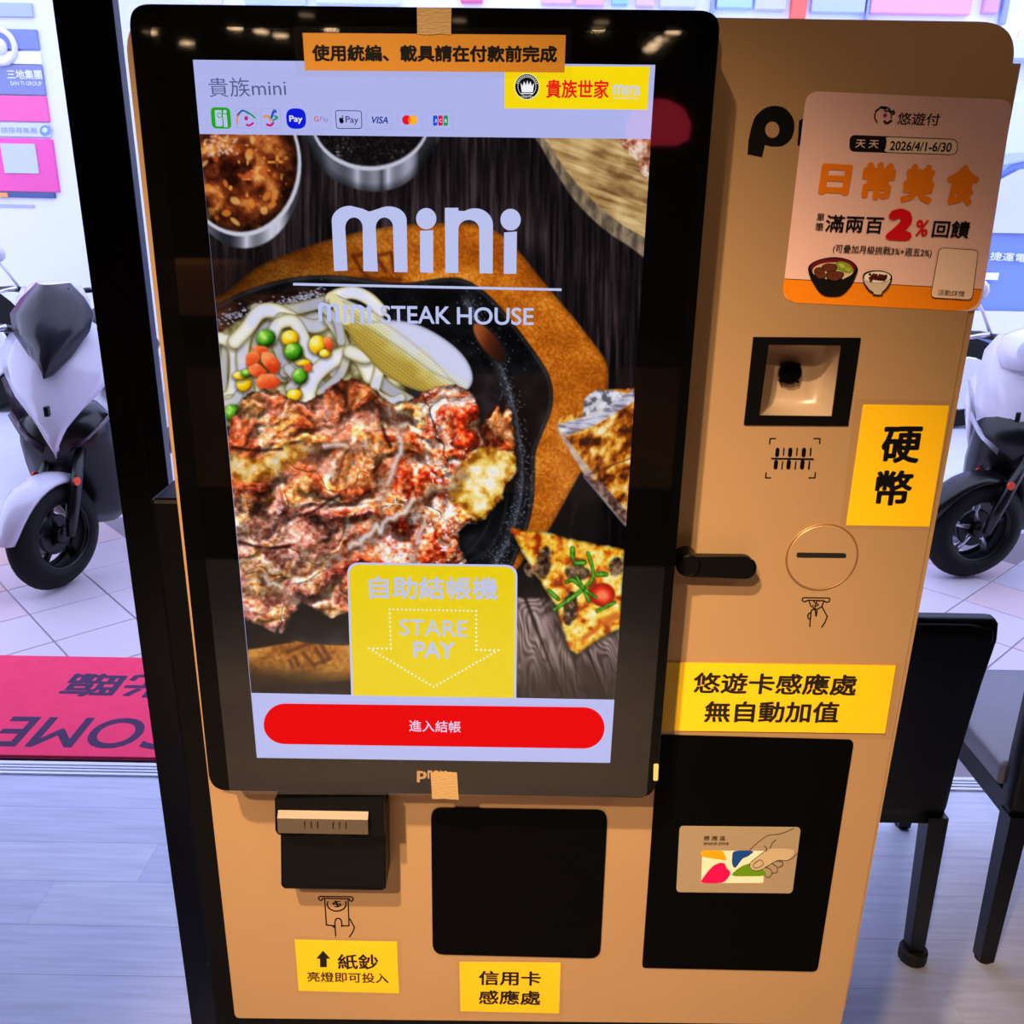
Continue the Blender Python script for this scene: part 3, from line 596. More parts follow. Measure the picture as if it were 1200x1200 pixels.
# ---- printing and fittings on the panel
K = (10, 10, 11)
b_ = Ink(YP-.00006)
b_.poly([smooth_pts([(880, 151), (885, 137), (896, 127), (908, 124), (920, 127), (929, 138), (931, 150), (927, 163), (917, 171), (905, 172)], 5, False)+[(896.5, 170), (893, 184.5), (876, 181)]+[(877, 165)], ell(905, 152, 8.3, 9.6, 24)], K)
b_.poly([(936.5, 141), (943, 138), (943, 172), (934.5, 170.5)], K)
b_.build('maker_logo', kiosk)
i_ = Ink(YP-.00006)
for q in ([(902, 520), (902.5, 514), (909, 514)], [(954, 514), (961, 514), (960.5, 520)], [(898, 554), (897, 560), (903, 560)], [(948, 560), (955, 560), (955.5, 554)]): i_.stroke(q, 1.6, K)
for x, wd in ((911, 4.6), (918.5, 1.6), (926, 4.8), (934, 1.6), (942, 4.8), (950, 1.8)):
    i_.stroke([(x+.3, 524.5+wd/2), (x-.4, 533.5)], wd, K); i_.stroke([(x-1.4, 541), (x-2.2, 550.3-wd/2)], wd, K)
i_.stroke([(904.5, 537.3), (953, 538)], 1.8, K)
i_.build('barcode_symbol', kiosk)
def lines(name, L, wd, y=YP-.00006, txt=()):
    s = Ink(y)
    for q in L: s.stroke(q, wd, K)
    for t in txt: s.text(*t)
    return s.build(name, kiosk)
lines('coin_symbol', [rnd([(941.5, 700.5), (972.5, 701), (972, 705), (968, 706), (966, 704), (946, 703.5), (944, 705.5), (940.5, 704.5), (940, 702)], 1), [(948, 704), (950, 710), (957, 714.5), (963, 711), (965.5, 704.5)],
      smooth_pts([(949, 734.5), (950, 722), (951, 715.5), (953.5, 714), (955.5, 716), (956, 722)], 4, False), [(956.5, 722), (957.5, 715.5)], smooth_pts([(950, 718), (947, 720), (947, 724), (949.5, 726)], 3, False), [(963.5, 711.5), (969.5, 722.5), (967, 729), (963, 735)]], 1.5, txt=[('$', (952.5, 707), (960, 708), 9, K, .0)])
lines('banknote_symbol', [rnd([(375, 1050.5), (412, 1051), (414.5, 1053.5), (412, 1056.5), (409.5, 1055), (410, 1053.5), (378, 1052.7), (377, 1055.5), (374, 1054.5), (373, 1052)], 1), [(380.5, 1054), (382.5, 1084), (392.5, 1085)], [(408, 1055), (409, 1085), (401, 1084.8)],
      smooth_pts([(393.5, 1097), (392.5, 1082), (394, 1077), (397.5, 1076.5), (400, 1079), (400.5, 1086)], 4, False), [(410, 1077), (415.5, 1087), (413.5, 1092), (409.5, 1098)], [(390, 1085.5), (391.5, 1086.8), (393, 1086.5)], ell(394.5, 1059.5, 11, 8.2, 22, 0, 200, -20)], 1.5, txt=[('$', (399.5, 1058), (390, 1060.5), 8, K, .01)])
# scanner window: black frame, recessed tray, lens
plate('scanner_frame', [rnd([(883, 395), (1009, 396), (994, 499), (872, 498)], 1), scan_hole], YP-.0012, .0012, M_blk, kiosk)
def recess():
    bm = bmesh.new(); a = [P(*q, YP) for q in scan_hole]; m = sum(a, Vector())/4
    n = 12; prof = []
    F = [bm.verts.new(v+Vector((0, .0016, 0))) for v in a]
    B = []
    for v in a:
        d = (v-m)*.86; B.append(bm.verts.new(m+Vector((d.x, .026, d.z))))
    for k in range(4): bm.faces.new((F[k], F[(k+1) % 4], B[(k+1) % 4], B[k]))
    bm.faces.new(B); es = [e for e in bm.edges if all(v in B for v in e.verts)]
    bmesh.ops.bevel(bm, geom=es, offset=.008, segments=5, profile=.5, affect='EDGES')
    return bm_obj('scanner_recess', bm, pm('cream_plastic', (178, 154, 130), .3, 0, .04, 20), kiosk, True)
bpy_r = recess()
bpy.data.objects.remove(bpy.data.objects['cabinet_body'])
def body():
    bm = bmesh.new(); a, b = (-.178, YP+.0017, zr+.012), (.3665, .16, P(1197, 74, YP).z)
    q = [P(*p, YP) for p in scan_hole]; x0, x1 = min(v.x for v in q)-.004, max(v.x for v in q)+.004; z0, z1 = min(v.z for v in q)-.004, max(v.z for v in q)+.004
    add_box(bm, a, (b[0], b[1], z0)); add_box(bm, (a[0], a[1], z1), b); add_box(bm, (a[0], a[1], z0), (x0, b[1], z1)); add_box(bm, (x1, a[1], z0), (b[0], b[1], z1)); add_box(bm, (x0, .1, z0), (x1, b[1], z1))
    return bm_obj('cabinet_body', bm, M_panel, kiosk)
body()
lc = P(927, 438, .060); bm = bmesh.new(); add_disc(bm, (lc.x, .0655, lc.z), (0, -1, 0), .0082, .005, 32, .001)
for k in range(4): add_disc(bm, (lc.x+.0084*math.cos(.785+k*1.57), .0655, lc.z+.0084*math.sin(.785+k*1.57)), (0, -1, 0), .0011, .004, 10)
bm_obj('scanner_lens', bm, M_gloss, kiosk)
# coin disc with slot
cc = P(963, 653, YP); rr = (P(1004.5, 653, YP)-P(921.5, 653, YP)).length/2
bm = bmesh.new(); add_tube(bm, [(cc.x+rr*math.cos(t), YP-.0001, cc.z+rr*math.sin(t)) for t in np.linspace(0, 2*math.pi, 64, endpoint=False)], .0007, 8, True)
bm_obj('coin_ring', bm, pm('panel_groove', (170, 126, 82), .45, .62, .05, 9), kiosk, True)
bm = bmesh.new(); add_disc(bm, (cc.x, YP-.0001, cc.z), (0, -1, 0), rr-.0007, .0009, 64, .0004); disc = bm_obj('coin_disc', bm, M_panel, kiosk)
plate('coin_slot', [rnd([(933.5, 647.5), (991.5, 648.3), (992, 654), (933.5, 653.5)], 2.8)], YP-.0012, .0004, pm('slot_black', (2, 2, 2), .9, 0), disc)
# lever
kc = P(807, 663.5, YP-.019); bm = bmesh.new(); add_disc(bm, (kc.x, YP, kc.z), (0, -1, 0), .0086, .019, 40, .0012); bm_obj('lever_hub', bm, M_blk, kiosk, False)
plate('lever_arm', [[(803, 652.5)]+ell(873, 665.3, 12.5, 12, 12, 0, -90, 90)+[(803, 675.5)]], YP-.0155, .007, M_blk, kiosk, .0008)
# banknote acceptor
na, nb = P(323, 935, YP), P(455, 1042, YP)
z_ = lambda py, y=YP: P(390, py, y).z
y1 = YP-.024
plate('banknote_acceptor', [rnd([(329, 944), (451.5, 946), (452.5, 1039), (448, 1042), (334, 1040), (330, 1036)], 1.5)], y1, .024, M_blk, kiosk, .0012); acc = bpy.context.scene.objects['banknote_acceptor']
plate('hood', [rnd([(322.5, 934), (449.5, 935), (450.5, 979), (418, 980), (381, 973), (345, 979), (326, 977), (323, 972)], 2)], y1-.012, .012, M_blk, acc, .001)
def gate():
    bm = bmesh.new(); y0 = y1-.0125; a = [P(x, z, y0) for x, z in ((325.5, 945.5), (431.5, 947), (432.5, 973), (327, 971))]
    for i in range(4): pass
    xs = (a[0].x, a[1].x); zt, zm, zb = a[0].z, P(380, 956, y0).z, a[2].z
    secs = []
    for x in xs: secs.append([(x, y0+.010, zt), (x, y0+.004, zt), (x, y0-.004, zm), (x, y0-.005, zb), (x, y0+.002, zb-.002), (x, y0+.010, zb-.002)])
    add_loft(bm, secs); return bm_obj('banknote_gate', bm, M_steel, acc)
gt = gate()
bm = bmesh.new()
for x in (-.016, -.011, .011, .016, -.006, .006): 
    c0 = P(380, 966, y1-.018); add_box(bm, (c0.x+x-.0006, y1-.0185, c0.z-.003), (c0.x+x+.0006, y1-.016, c0.z+.0025))
bm_obj('banknote_guides', bm, M_steel, acc)
# card reader window and contactless pad
plate('card_reader_window', [reader], YP-.0014, .0014, M_pad, kiosk, .0004)
pad = plate('contactless_pad', [rnd([(772, 861.5), (1000.5, 867.5), (957.5, 1138.5), (752.5, 1134)], [5, 6, 6, 4])], YP-.0012, .0012, M_pad, kiosk, .0003)
cp = plate('card_guide', [rnd([(796.5, 968.5), (938.5, 970), (928.5, 1047), (792.5, 1045.5)], 5)], YP-.0020, .0008, pm('brushed_beige_metal', (186, 164, 134), .4, .4, .06, 50, .05, stretch=(1, 1, 12)), pad)
Z = lambda x, y: (780+x*.15, 930+y*.15)
k_ = Ink(YP-.00206)
k_.poly(rnd([Z(288, 445), Z(776, 447), Z(764, 697), Z(276, 699)], 2), (240, 222, 196))
k_.poly(smooth_pts([Z(288, 447), Z(435, 447), Z(460, 475), Z(474, 520), Z(400, 512), Z(286, 490)], 3), (240, 158, 24))
k_.poly(smooth_pts([Z(540, 449), Z(684, 449), Z(640, 492), Z(600, 510), Z(545, 580), Z(520, 550), Z(520, 500)], 3), (22, 68, 142))
k_.poly(smooth_pts([Z(282, 696), Z(300, 650), Z(360, 575), Z(420, 542), Z(462, 548), Z(476, 582), Z(505, 612), Z(490, 655), Z(436, 697)], 3), (214, 16, 84))
k_.poly(smooth_pts([Z(520, 640), Z(560, 590), Z(630, 552), Z(700, 550), Z(772, 600), Z(770, 640), Z(640, 646)], 3), (96, 140, 18))
HB = (186, 164, 134)
k_.poly(smooth_pts([Z(655, 570), Z(700, 505), Z(790, 450), Z(830, 430), Z(1000, 440), Z(960, 520), Z(880, 524), Z(800, 560), Z(730, 602), Z(680, 600)], 3), HB)
for q in ([Z(655, 447), Z(700, 400), Z(795, 330), Z(880, 318), Z(940, 300), Z(1000, 272)], [Z(1026, 468), Z(990, 505), Z(940, 524), Z(880, 522), Z(820, 552), Z(760, 590), Z(715, 604), Z(672, 592), Z(656, 565), Z(672, 530), Z(776, 450)], [Z(770, 408), Z(790, 430), Z(786, 446)], [Z(862, 362), Z(835, 385), Z(815, 430)],
          [Z(690, 548), Z(738, 518), Z(765, 552), Z(715, 580), Z(690, 575), Z(684, 556)], [Z(778, 575), Z(815, 590), Z(832, 620), Z(806, 658), Z(776, 642)], [Z(830, 545), Z(870, 575), Z(870, 612), Z(838, 622)], [Z(870, 528), Z(912, 535), Z(912, 562), Z(880, 578)]): k_.stroke(smooth_pts(q, 4, False), .85, (82, 66, 44))
k_.text('感 應 區', Z(298, 348), Z(468, 350), 5.4, (60, 48, 34), .01); k_.text('SENSOR ZONE', Z(296, 391), Z(494, 392), 2.9, (60, 48, 34), .02)
k_.build('card_picture', cp)

# ------------------------------------------------------------------ paper signs, sticker, tape, film
M_lam = clear_mat('clear_laminate', (.99, .985, .97), .0, .35, .2, .1)
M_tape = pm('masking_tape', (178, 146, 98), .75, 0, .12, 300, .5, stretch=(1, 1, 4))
def sign(name, label, cat, lam, paper, y, th, col, texts, polys=(), r=0, lr=2, pm_=None, grp=None):
    c0 = P(sum(p[0] for p in paper)/4, sum(p[1] for p in paper)/4, y)
    e = empty(name, (c0.x, y, c0.z), label, cat, grp)
    plate('paper', [rnd(paper, r)], y-th, th, pm_ or pm('paper_%d_%d_%d' % col, col, .55, 0, .03, 60, .05), e)
    s = Ink(y-th-.00003)
    for p in polys: s.poly(*p)
    for t in texts: s.text(*t)
    s.build('lettering', e)
    if lam: plate('laminate', [rnd(lam, lr)], y-th-.00025, .0001, M_lam, e)
    return e
OR = (255, 204, 8)
sign('paper_sign', 'long yellow notice, shaded to orange for the dim light, taped across the top edge of the black monitor', 'sign', [(343, 30.5), (670, 33), (669.5, 92), (347, 90)], [(354.5, 38.5), (663, 41), (661.5, 85), (357.5, 82.5)], -.0011, .0002, (196, 134, 18),  # yellow paper; weaker light up here is put into its darker colour
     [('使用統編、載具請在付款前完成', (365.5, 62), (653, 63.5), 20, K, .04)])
sign('paper_sign', 'small upright yellow notice with two large characters beside the coin slot', 'sign', [(1002, 467), (1119, 470), (1093, 622), (984, 619)], [(1011.5, 474), (1112.5, 475.5), (1089, 617), (991.5, 615.5)], YP, .0002, OR,
     [('硬', (1033, 521.5), (1079.5, 521.5), 43, K, .03), ('幣', (1025.5, 572), (1069, 572), 41, K, .03)])
sign('paper_sign', 'wide yellow two-line notice above the large black contactless pad', 'sign', [(770, 771), (1057, 776), (1044, 866), (765, 861)], [(771, 776), (1050, 780), (1037, 859.5), (767, 856)], YP-.0013, .0002, OR,
     [('悠遊卡感應處', (812.5, 800), (1004.5, 803), 25, (30, 26, 12), .026), ('無自動加值', (825.5, 834), (983.5, 835), 25, (30, 26, 12), .026)])
sign('paper_sign', 'small yellow notice with an up arrow below the banknote slot', 'sign', [(343.5, 1097.5), (470, 1101), (471, 1167), (347, 1165)], [(345.5, 1101.5), (465, 1104), (467.5, 1164), (350, 1161)], YP, .0002, OR,
     [('紙鈔', (395.5, 1127), (443.5, 1127.5), 18, K, .022), ('亮燈即可投入', (360, 1144.5), (455.5, 1146.5), 12, K, .018)],
     [([(378.5, 1114), (387.5, 1123.5), (383, 1123.5), (383, 1133.5), (375, 1133.5), (375, 1123.5), (370.5, 1123.5)], K)])
sign('paper_sign', 'small yellow two-line notice below the square black card reader window', 'sign', [(535, 1124.5), (661, 1125.5), (659.5, 1190), (536, 1188)], [(538.5, 1127.5), (657, 1128.5), (655, 1187.5), (539.5, 1185)], YP, .0002, OR,
     [('信用卡', (561, 1146), (634, 1147), 17, K, .024), ('感應處', (561, 1168.5), (633.5, 1169.5), 17, K, .024)])
# pink promotional sticker
PK = (255, 208, 200)
sy = YP
q0 = lambda x, y: (800+x/3, y/3)
stk = sign('sticker', 'rounded pink promotional sticker with orange foot covering the kiosk logo', 'sticker', None, [(945, 106.5), (1187.5, 117), (1148.5, 365.5), (916.5, 352.5)], sy, .0003, PK, [], r=16, lr=16)
paper = [c for c in stk.children if c.name.startswith('paper')][0]; paper.data.materials[0] = pm('pink_gloss_film', PK, .22, 0, .02, 12, .08, .6)
for c in list(stk.children):
    if c.name.startswith('lettering'): bpy.data.objects.remove(c)
s = Ink(sy-.0003-.00003); S3 = lambda x, y: (900+x/4, 90+y/4); S4 = lambda x, y: (900+x/4, 230+y/4)
band = [S4(77, 387), S4(1003, 437), S4(992, 482), S4(975, 512), S4(940, 532), S4(880, 536), S4(130, 499), S4(92, 484), S4(74, 455), S4(70, 430)]
s.poly(band, (250, 142, 20)); s.stroke([S4(79, 387), S4(1003, 437)], .8, K)
s.poly(rnd([S3(384, 272), S3(892, 292), S3(888, 368), S3(380, 350)], 8.5), (22, 18, 18)); s.poly(rnd([S3(540, 282), S3(888, 296), S3(884, 364), S3(536, 352)], 7.5), (252, 224, 200))
s.poly(rnd([S3(384, 272), S3(560, 280), S3(548, 356), S3(380, 350)], 7), (22, 18, 18))
s.text('天 天', S3(411, 313), S3(519, 317), 9.5, (250, 220, 200), .01); s.text('2026/4/1-6/30', S3(572, 323), S3(861, 331), 11, (22, 18, 18), .024)
s.text('悠遊付', S3(607, 195), S3(806, 201), 14.5, (30, 26, 26), .012)
def st(q, c, wd=1.8): s.stroke(smooth_pts([S3(*p) for p in q], 5, False), wd, c)
st([(512, 214), (500, 190), (506, 165), (522, 150)], (240, 150, 50)); st([(505, 160), (535, 142), (565, 148), (575, 170)], (40, 70, 130)); st([(530, 142), (550, 150)], (30, 60, 110), 2.6); st([(548, 160), (575, 162), (592, 168)], (40, 130, 90)); st([(588, 158), (592, 172), (578, 178)], (60, 150, 60)); s.poly([S3(*p) for p in ell(549, 180, 9, 10, 14)], (190, 30, 110)); st([(546, 208), (558, 218), (578, 206)], (196, 30, 100), 2.6); st([(576, 176), (578, 196)], (110, 90, 60), 1.2)
for ch, x0, x1, ym, hh in (('日', 238, 394, 478, 36), ('常', 432, 598, 486, 44), ('美', 626, 788, 498, 46), ('食', 828, 992, 505, 47)):
    s.text(ch, S3(x0+6, ym), S3(x1-6, ym+8), hh, (246, 132, 20), .05)
s.text('單', S4(229, 98), S4(264, 99), 8.5, K, .012); s.text('筆', S4(222, 142), S4(260, 144), 9.5, K, .012)
s.text('滿兩百', S4(270, 126), S4(540, 136), 20, K, .016)
s.text('2', S4(558, 130), S4(682, 136), 37, (222, 16, 30), .085); s.text('%', S4(692, 148), S4(752, 151), 19, (222, 16, 30), .02)
s.text('回饋', S4(772, 152), S4(946, 158), 20, K, .018)
s.text('(可疊加月級挑戰3%+週五2%)', S4(305, 246), S4(768, 268), 11, K, .008)
s.poly(rnd([S4(802, 240), S4(988, 252), S4(958, 488), S4(760, 476)], 6), (40, 26, 20)); s.poly(rnd([S4(805, 243), S4(985, 255), S4(955, 485), S4(763, 473)], 5.5), (252, 218, 198))
s.text('活動詳情', S4(796, 450), S4(922, 459), 7, K, .008)
# noodle bowl and rice bowl drawings
def pl(q, c): s.poly(smooth_pts([S4(*p) for p in q], 4), c)
pl([(190, 330), (196, 375), (230, 436), (262, 464), (300, 470), (345, 464), (386, 425), (414, 370), (420, 335), (385, 300), (310, 285), (230, 300)], (18, 14, 14)); pl([(ell(305, 336, 106, 44, 20))[i] for i in range(20)], (112, 20, 40)); pl(ell(304, 350, 96, 40, 20), (226, 190, 150))
for q in ([(340, 385), (370, 368), (392, 350)], [(350, 388), (378, 372), (396, 356)], [(214, 352), (225, 372), (240, 380)]): s.stroke(smooth_pts([S4(*p) for p in q], 3, False), .7, (250, 236, 200))
pl([(318, 312), (345, 306), (380, 318), (398, 340), (392, 358), (360, 358), (330, 346), (308, 330)], (138, 158, 50)); pl([(330, 318), (350, 316), (362, 330), (345, 336)], (190, 200, 90)); pl([(362, 336), (384, 336), (388, 350), (368, 350)], (176, 188, 80))
for q in ([(252, 328), (280, 314), (318, 320), (322, 345), (290, 356), (258, 345)], [(216, 345), (240, 332), (262, 345), (270, 380), (240, 388), (222, 372)], [(272, 362), (300, 350), (352, 358), (350, 380), (318, 398), (280, 388)]): pl(q, (34, 16, 12)); m_ = np.mean(q, 0); pl([tuple(m_+(np.array(p)-m_)*.88) for p in q], (104, 52, 36)); s.stroke([S4(m_[0]-18, m_[1]-4), S4(m_[0]+14, m_[1]+2)], .5, (60, 26, 18))
pl([(444, 376), (448, 405), (470, 440), (490, 452), (492, 462), (535, 464), (538, 452), (562, 430), (580, 392), (578, 368), (540, 350), (490, 348), (455, 358)], (30, 24, 22)); pl([(449, 385), (456, 410), (478, 438), (495, 450), (498, 459), (530, 460), (534, 449), (556, 426), (574, 392), (540, 405), (480, 404)], (214, 196, 178)); pl(ell(513, 379, 62, 26, 20), (248, 240, 228))
for k in range(22): pl(ell(478+(k*37) % 78, 366+(k*23) % 28, 7, 6, 7), (92, 26, 18) if k % 3 else (60, 14, 12))
s.build('printing', stk)
bm = bmesh.new()
def strip(name, label, qd, y):
    c0 = P(np.mean([p[0] for p in qd]), np.mean([p[1] for p in qd]), y)
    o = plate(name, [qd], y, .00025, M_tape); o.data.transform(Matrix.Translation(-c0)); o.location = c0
    return tag(o, label, 'tape')
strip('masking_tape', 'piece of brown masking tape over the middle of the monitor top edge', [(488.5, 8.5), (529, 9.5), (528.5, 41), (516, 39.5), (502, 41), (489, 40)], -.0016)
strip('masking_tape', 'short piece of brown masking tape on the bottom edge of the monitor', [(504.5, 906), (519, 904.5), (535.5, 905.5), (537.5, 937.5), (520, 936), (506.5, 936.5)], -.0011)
M_film = clear_mat('clear_film', (.985, .985, .98), .012, .9, .03, .0)
fl_ = plate('clear_film_sheet', [rnd([(176, 31), (830, 36), (757.5, 934), (269.5, 930.5)], 2)], -.0008, .0002, M_film)
tag(fl_, 'clear protective film sheet taped over the whole touch monitor', 'film')
# ------------------------------------------------------------------ room shell
M_wall = pm('warm_plaster', (96, 78, 62), .8, 0, .05, 5, .1)
M_ceil = pm('dark_ceiling_paint', (12, 11, 11), 1., 0, .05, 5, 0, 0.)
TH0, TH1 = 1.592, 1.650
def st_(o): o['kind'] = 'structure'; return o
st_(box('wall_back', (-4, -9.1, -.05), (4.5, -9, 2.55), M_ceil)); st_(box('wall_left', (-4.1, -9, -.05), (-4, TH1, 2.55), M_wall)); st_(box('wall_right', (4.5, -9, -.05), (4.6, TH1, 2.55), M_wall))
ceil = st_(box('ceiling', (-4, -9, 2.55), (4.5, TH1, 2.6), M_ceil))
st_(box('trim_1', (-4, TH0, 2.16), (4.5, TH1, 2.55), M_ceil))  # unseen door header, lowered to cut the daylight indoors
wf = st_(box('wall_front', (-4, TH0, -.05), (-1.85, TH1, 2.16), M_wall)); box('wall_pier', (1.8, TH0, -.05), (4.5, TH1, 2.16), M_wall, wf)  # unseen front walls, drawn inward to keep daylight out of the room
floor = st_(box('floor', (-4, -9, -.05), (4.5, TH0-.012, -.004), pm('floor_base', (186, 190, 220), .5, 0, .1, 9, 0, .5, stretch=(.5, 7, 1))))
pv = st_(box('pavement', (-9, TH1, -.05), (12, 3.75, -.004), pm('grout', (150, 138, 150), .9)))
st_(box('road', (-14, 3.75, -.06), (20, 16, -.02), pm('pale_asphalt', (200, 200, 214), .9, 0, .06, 8, .3)))
sill = st_(box('threshold', (-4, TH0, -.004), (4.5, TH1, .006), pm('aluminium_sill', (226, 228, 240), .35, .4, .04, 20)))
for k in range(3):
    y = TH0+.012+.014*k; box('sill_ridge', (-2.6, y, .006), (2.6, y+.005, .0085), pm('aluminium_ridge', (200, 204, 226), .35, .4), sill)
# planks: one mesh shared per shade
def plank_mat(i):
    return pm('grey_plank_%d' % i, [(204, 208, 240), (210, 212, 240), (196, 200, 234), (206, 210, 244)][i], 0.33, 0, .32, 9, .3, .5, stretch=(.5, 7, 1))
PW, PL_ = .138, 1.22
pms = []
for i in range(4):
    bm = bmesh.new(); add_box(bm, (0, 0, -.006), (PL_-.0005, PW-.0005, 0), .0002, 1); me = bpy.data.meshes.new('plank'); bm.to_mesh(me); bm.free(); me.materials.append(plank_mat(i)); pms.append(me)
row = 0; y = TH0-.012-PW; cnt = 0; y = 1.04+PW*3-.001
while y > -3.4:
    off = [.18, -.43, .55, -.05][row % 4]; off = -1.04-PL_*3+[0, .47, .83, .2][(row+1) % 4] if False else -1.04+[0, .47, .83, .2][(row-3) % 4]-PL_*3
    x = off
    while x < 4.5-PL_ and cnt < 296:
        if x > -4:
            o = bpy.data.objects.new('plank', pms[(row*3+int((x+9)*2)) % 4]); C.objects.link(o); o.parent = floor; o.location = (x, y, 0); cnt += 1
        x += PL_
    y -= PW; row += 1
# paving tiles on the diagonal
tms = []
TS = .30
for c in ((212, 200, 214), (214, 192, 202), (204, 198, 216), (220, 182, 182)):
    bm = bmesh.new(); add_box(bm, (0, 0, -.006), (TS-.006, TS-.006, 0), .0015, 1); me = bpy.data.meshes.new('tile'); bm.to_mesh(me); bm.free(); me.materials.append(pm('tile_%d_%d' % c[:2], c, .5, 0, .05, 6, .08)); tms.append(me)
rt = math.radians(43); n = 0; ox, oy = -1.84, 2.62
for i in range(-14, 26):
    for j in range(-20, 16):
        x, y = ox+TS*(i*math.cos(rt)-j*math.sin(rt)), oy+TS*(i*math.sin(rt)+j*math.cos(rt))
        cx, cy = x+TS*.5*(math.cos(rt)-math.sin(rt)), y+TS*.5*(math.cos(rt)+math.sin(rt))
        vis = -3.2 < cx < 3.4
        if vis and TH1+.156 < cy < 3.53:
            o = bpy.data.objects.new('tile', tms[[0, 2, 0, 1, 2, 0, 3, 1][(i*5+j*3) % 8]]); C.objects.link(o); o.parent = pv; o.location = (x, y, 0); o.rotation_euler = (0, 0, rt); n += 1
# black post left of the kiosk
post = empty('black_post', (-.41, .5, 0), 'tall black square metal post left of and behind the kiosk', 'post')
xa, xb = P(60.5, 0, .45).x, P(131, 0, .45).x
box('shaft', (xa, .45, .012), (xb, .468, 2.55), pm('black_metal', (12, 12, 14), .22, .2, .1, 40, 0, .4), post, .0015)
box('seam_strip', (xa+.038, .4485, .02), (xa+.0395, .4499, 2.5), pm('black_seam', (30, 30, 36), .3, .5), post)
box('base_plate', (xa-.02, .43, 0), (xb+.02, .535, .012), M_blk, post, .002)
bm = bmesh.new(); b0 = P(245, 1129, .45)
add_disc(bm, (b0.x, .4505, b0.z), (0, -1, 0), .002, .002, 12)
bm_obj('screw', bm, pm('dull_brass', (130, 100, 70), .4, .8), post)
# doormat with worn dark lettering, read from the street side
my0, my1 = 1.672, 2.27
mat = empty('doormat', (-.85, 1.97, 0), 'pink-red welcome doormat with dark lettering outside the door sill', 'doormat')
box('mat_pile', (-1.775, my0, .0), (.10, my1, .010), pm('red_pile', (252, 56, 104), .95, 0, .16, 22, .8), mat, .003)
box('mat_edge', (-1.78, my0-.006, .0), (.105, my1+.006, .004), pm('mat_rubber', (120, 16, 52), .9, 0, .1, 30), mat, .001)
def mat_text(t, cx, cy, wd, ht, bold):
    v, f = text_geo(t, bold); n0 = len(v)//9; vs = [(cx-(float(a)-.5)*wd, cy-(float(b)-.5)*ht, .0104+3e-5*(i//n0)) for i, (a, b) in enumerate(v)]
    me = bpy.data.meshes.new('lettering'); me.from_pydata(vs, [], f); me.update(); link('lettering', me, pm('mat_ink', (70, 44, 84), .95, 0, .2, 40), mat)
mat_text('WELCOME', -.99, 1.795, 1.04, .165, .012); mat_text('歡迎光臨', -1.04, 2.075, .80, .15, .025)
# ------------------------------------------------------------------ chairs
M_vin = pm('black_vinyl', (8, 8, 9), .45, 0, .1, 60, .15, .35); M_leg = pm('black_leg', (9, 9, 11), .35, .2, .1, 40)
def chair(label, loc, cap):
    t = empty('dining_chair', loc, label, 'chair', 'upholstered chairs by the shop front')
    bm = bmesh.new(); secs = []
    for z, yo, wh in ((.36, .0, .190), (.40, .0, .197), (.52, .0, .200), (.70, -.010, .208), (.80, -.018, .214), (.835, -.020, .211)):
        th = .024 if z < .83 else .020
        secs.append([(-wh, yo-th+.006, z), (-wh+.012, yo-th, z), (wh-.012, yo-th, z), (wh, yo-th+.006, z), (wh, yo+th-.006, z), (wh-.012, yo+th, z), (-wh+.012, yo+th, z), (-wh, yo+th-.006, z)])
    secs.append([(x*.975, y*.6-.008, .843) for x, y, z in secs[-1]]); add_loft(bm, secs)
    bk = bm_obj('backrest', bm, M_vin, t, True, True)
    bm = bmesh.new(); add_tube(bm, [(-.203, -.044, .8), (-.196, -.046, .828), (-.15, -.047, .836), (.15, -.047, .836), (.196, -.046, .828), (.203, -.044, .8)], .0022, 6); bm_obj('piping', bm, M_vin, bk, True, True)
    box('seat', (-.205, .025, .415), (.205, .44, .475), pm('seat_glare_vinyl', (128, 126, 140), .3, 0, .1, 90, .4, .6), t, .014, 4, True)  # black vinyl greyed in colour to stand for the sky glare
    box('seat_frame', (-.195, -.02, .36), (.195, .43, .414), M_leg, t, .003, 2, True)
    for i, (x, y, s) in enumerate(((.178, -.012, 1), (-.178, -.012, 1), (-.178, .405, 1), (.178, .405, 1))):
        bm = bmesh.new(); a, b = .021, .016; dx = .006*(1 if x > 0 else -1); dy = -.02 if y < 0 else .012
        add_loft(bm, [[(x+dx+px*b, y+dy+py*b, .004) for px, py in ((-1, -1), (1, -1), (1, 1), (-1, 1))], [(x+px*a, y+py*a, .36 if y > 0 else .38) for px, py in ((-1, -1), (1, -1), (1, 1), (-1, 1))]])
        lg = bm_obj('leg', bm, M_leg, t, False, True)
        bm = bmesh.new(); add_disc(bm, (x+dx, y+dy, 0), (0, 0, 1), .030 if (cap and i == 0) else .018, .034 if (cap and i == 0) else .006, 14, .004 if (cap and i == 0) else .001)
        cp_ = bm_obj('foot_cap', bm, pm('worn_rubber', (22, 20, 20), .7, 0, .3, 60, .6), lg, False, True)
    return t
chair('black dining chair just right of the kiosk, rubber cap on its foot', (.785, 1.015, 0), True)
chair('black dining chair at the right picture edge with its grey-lit seat showing', (1.315, 1.02, 0), False)
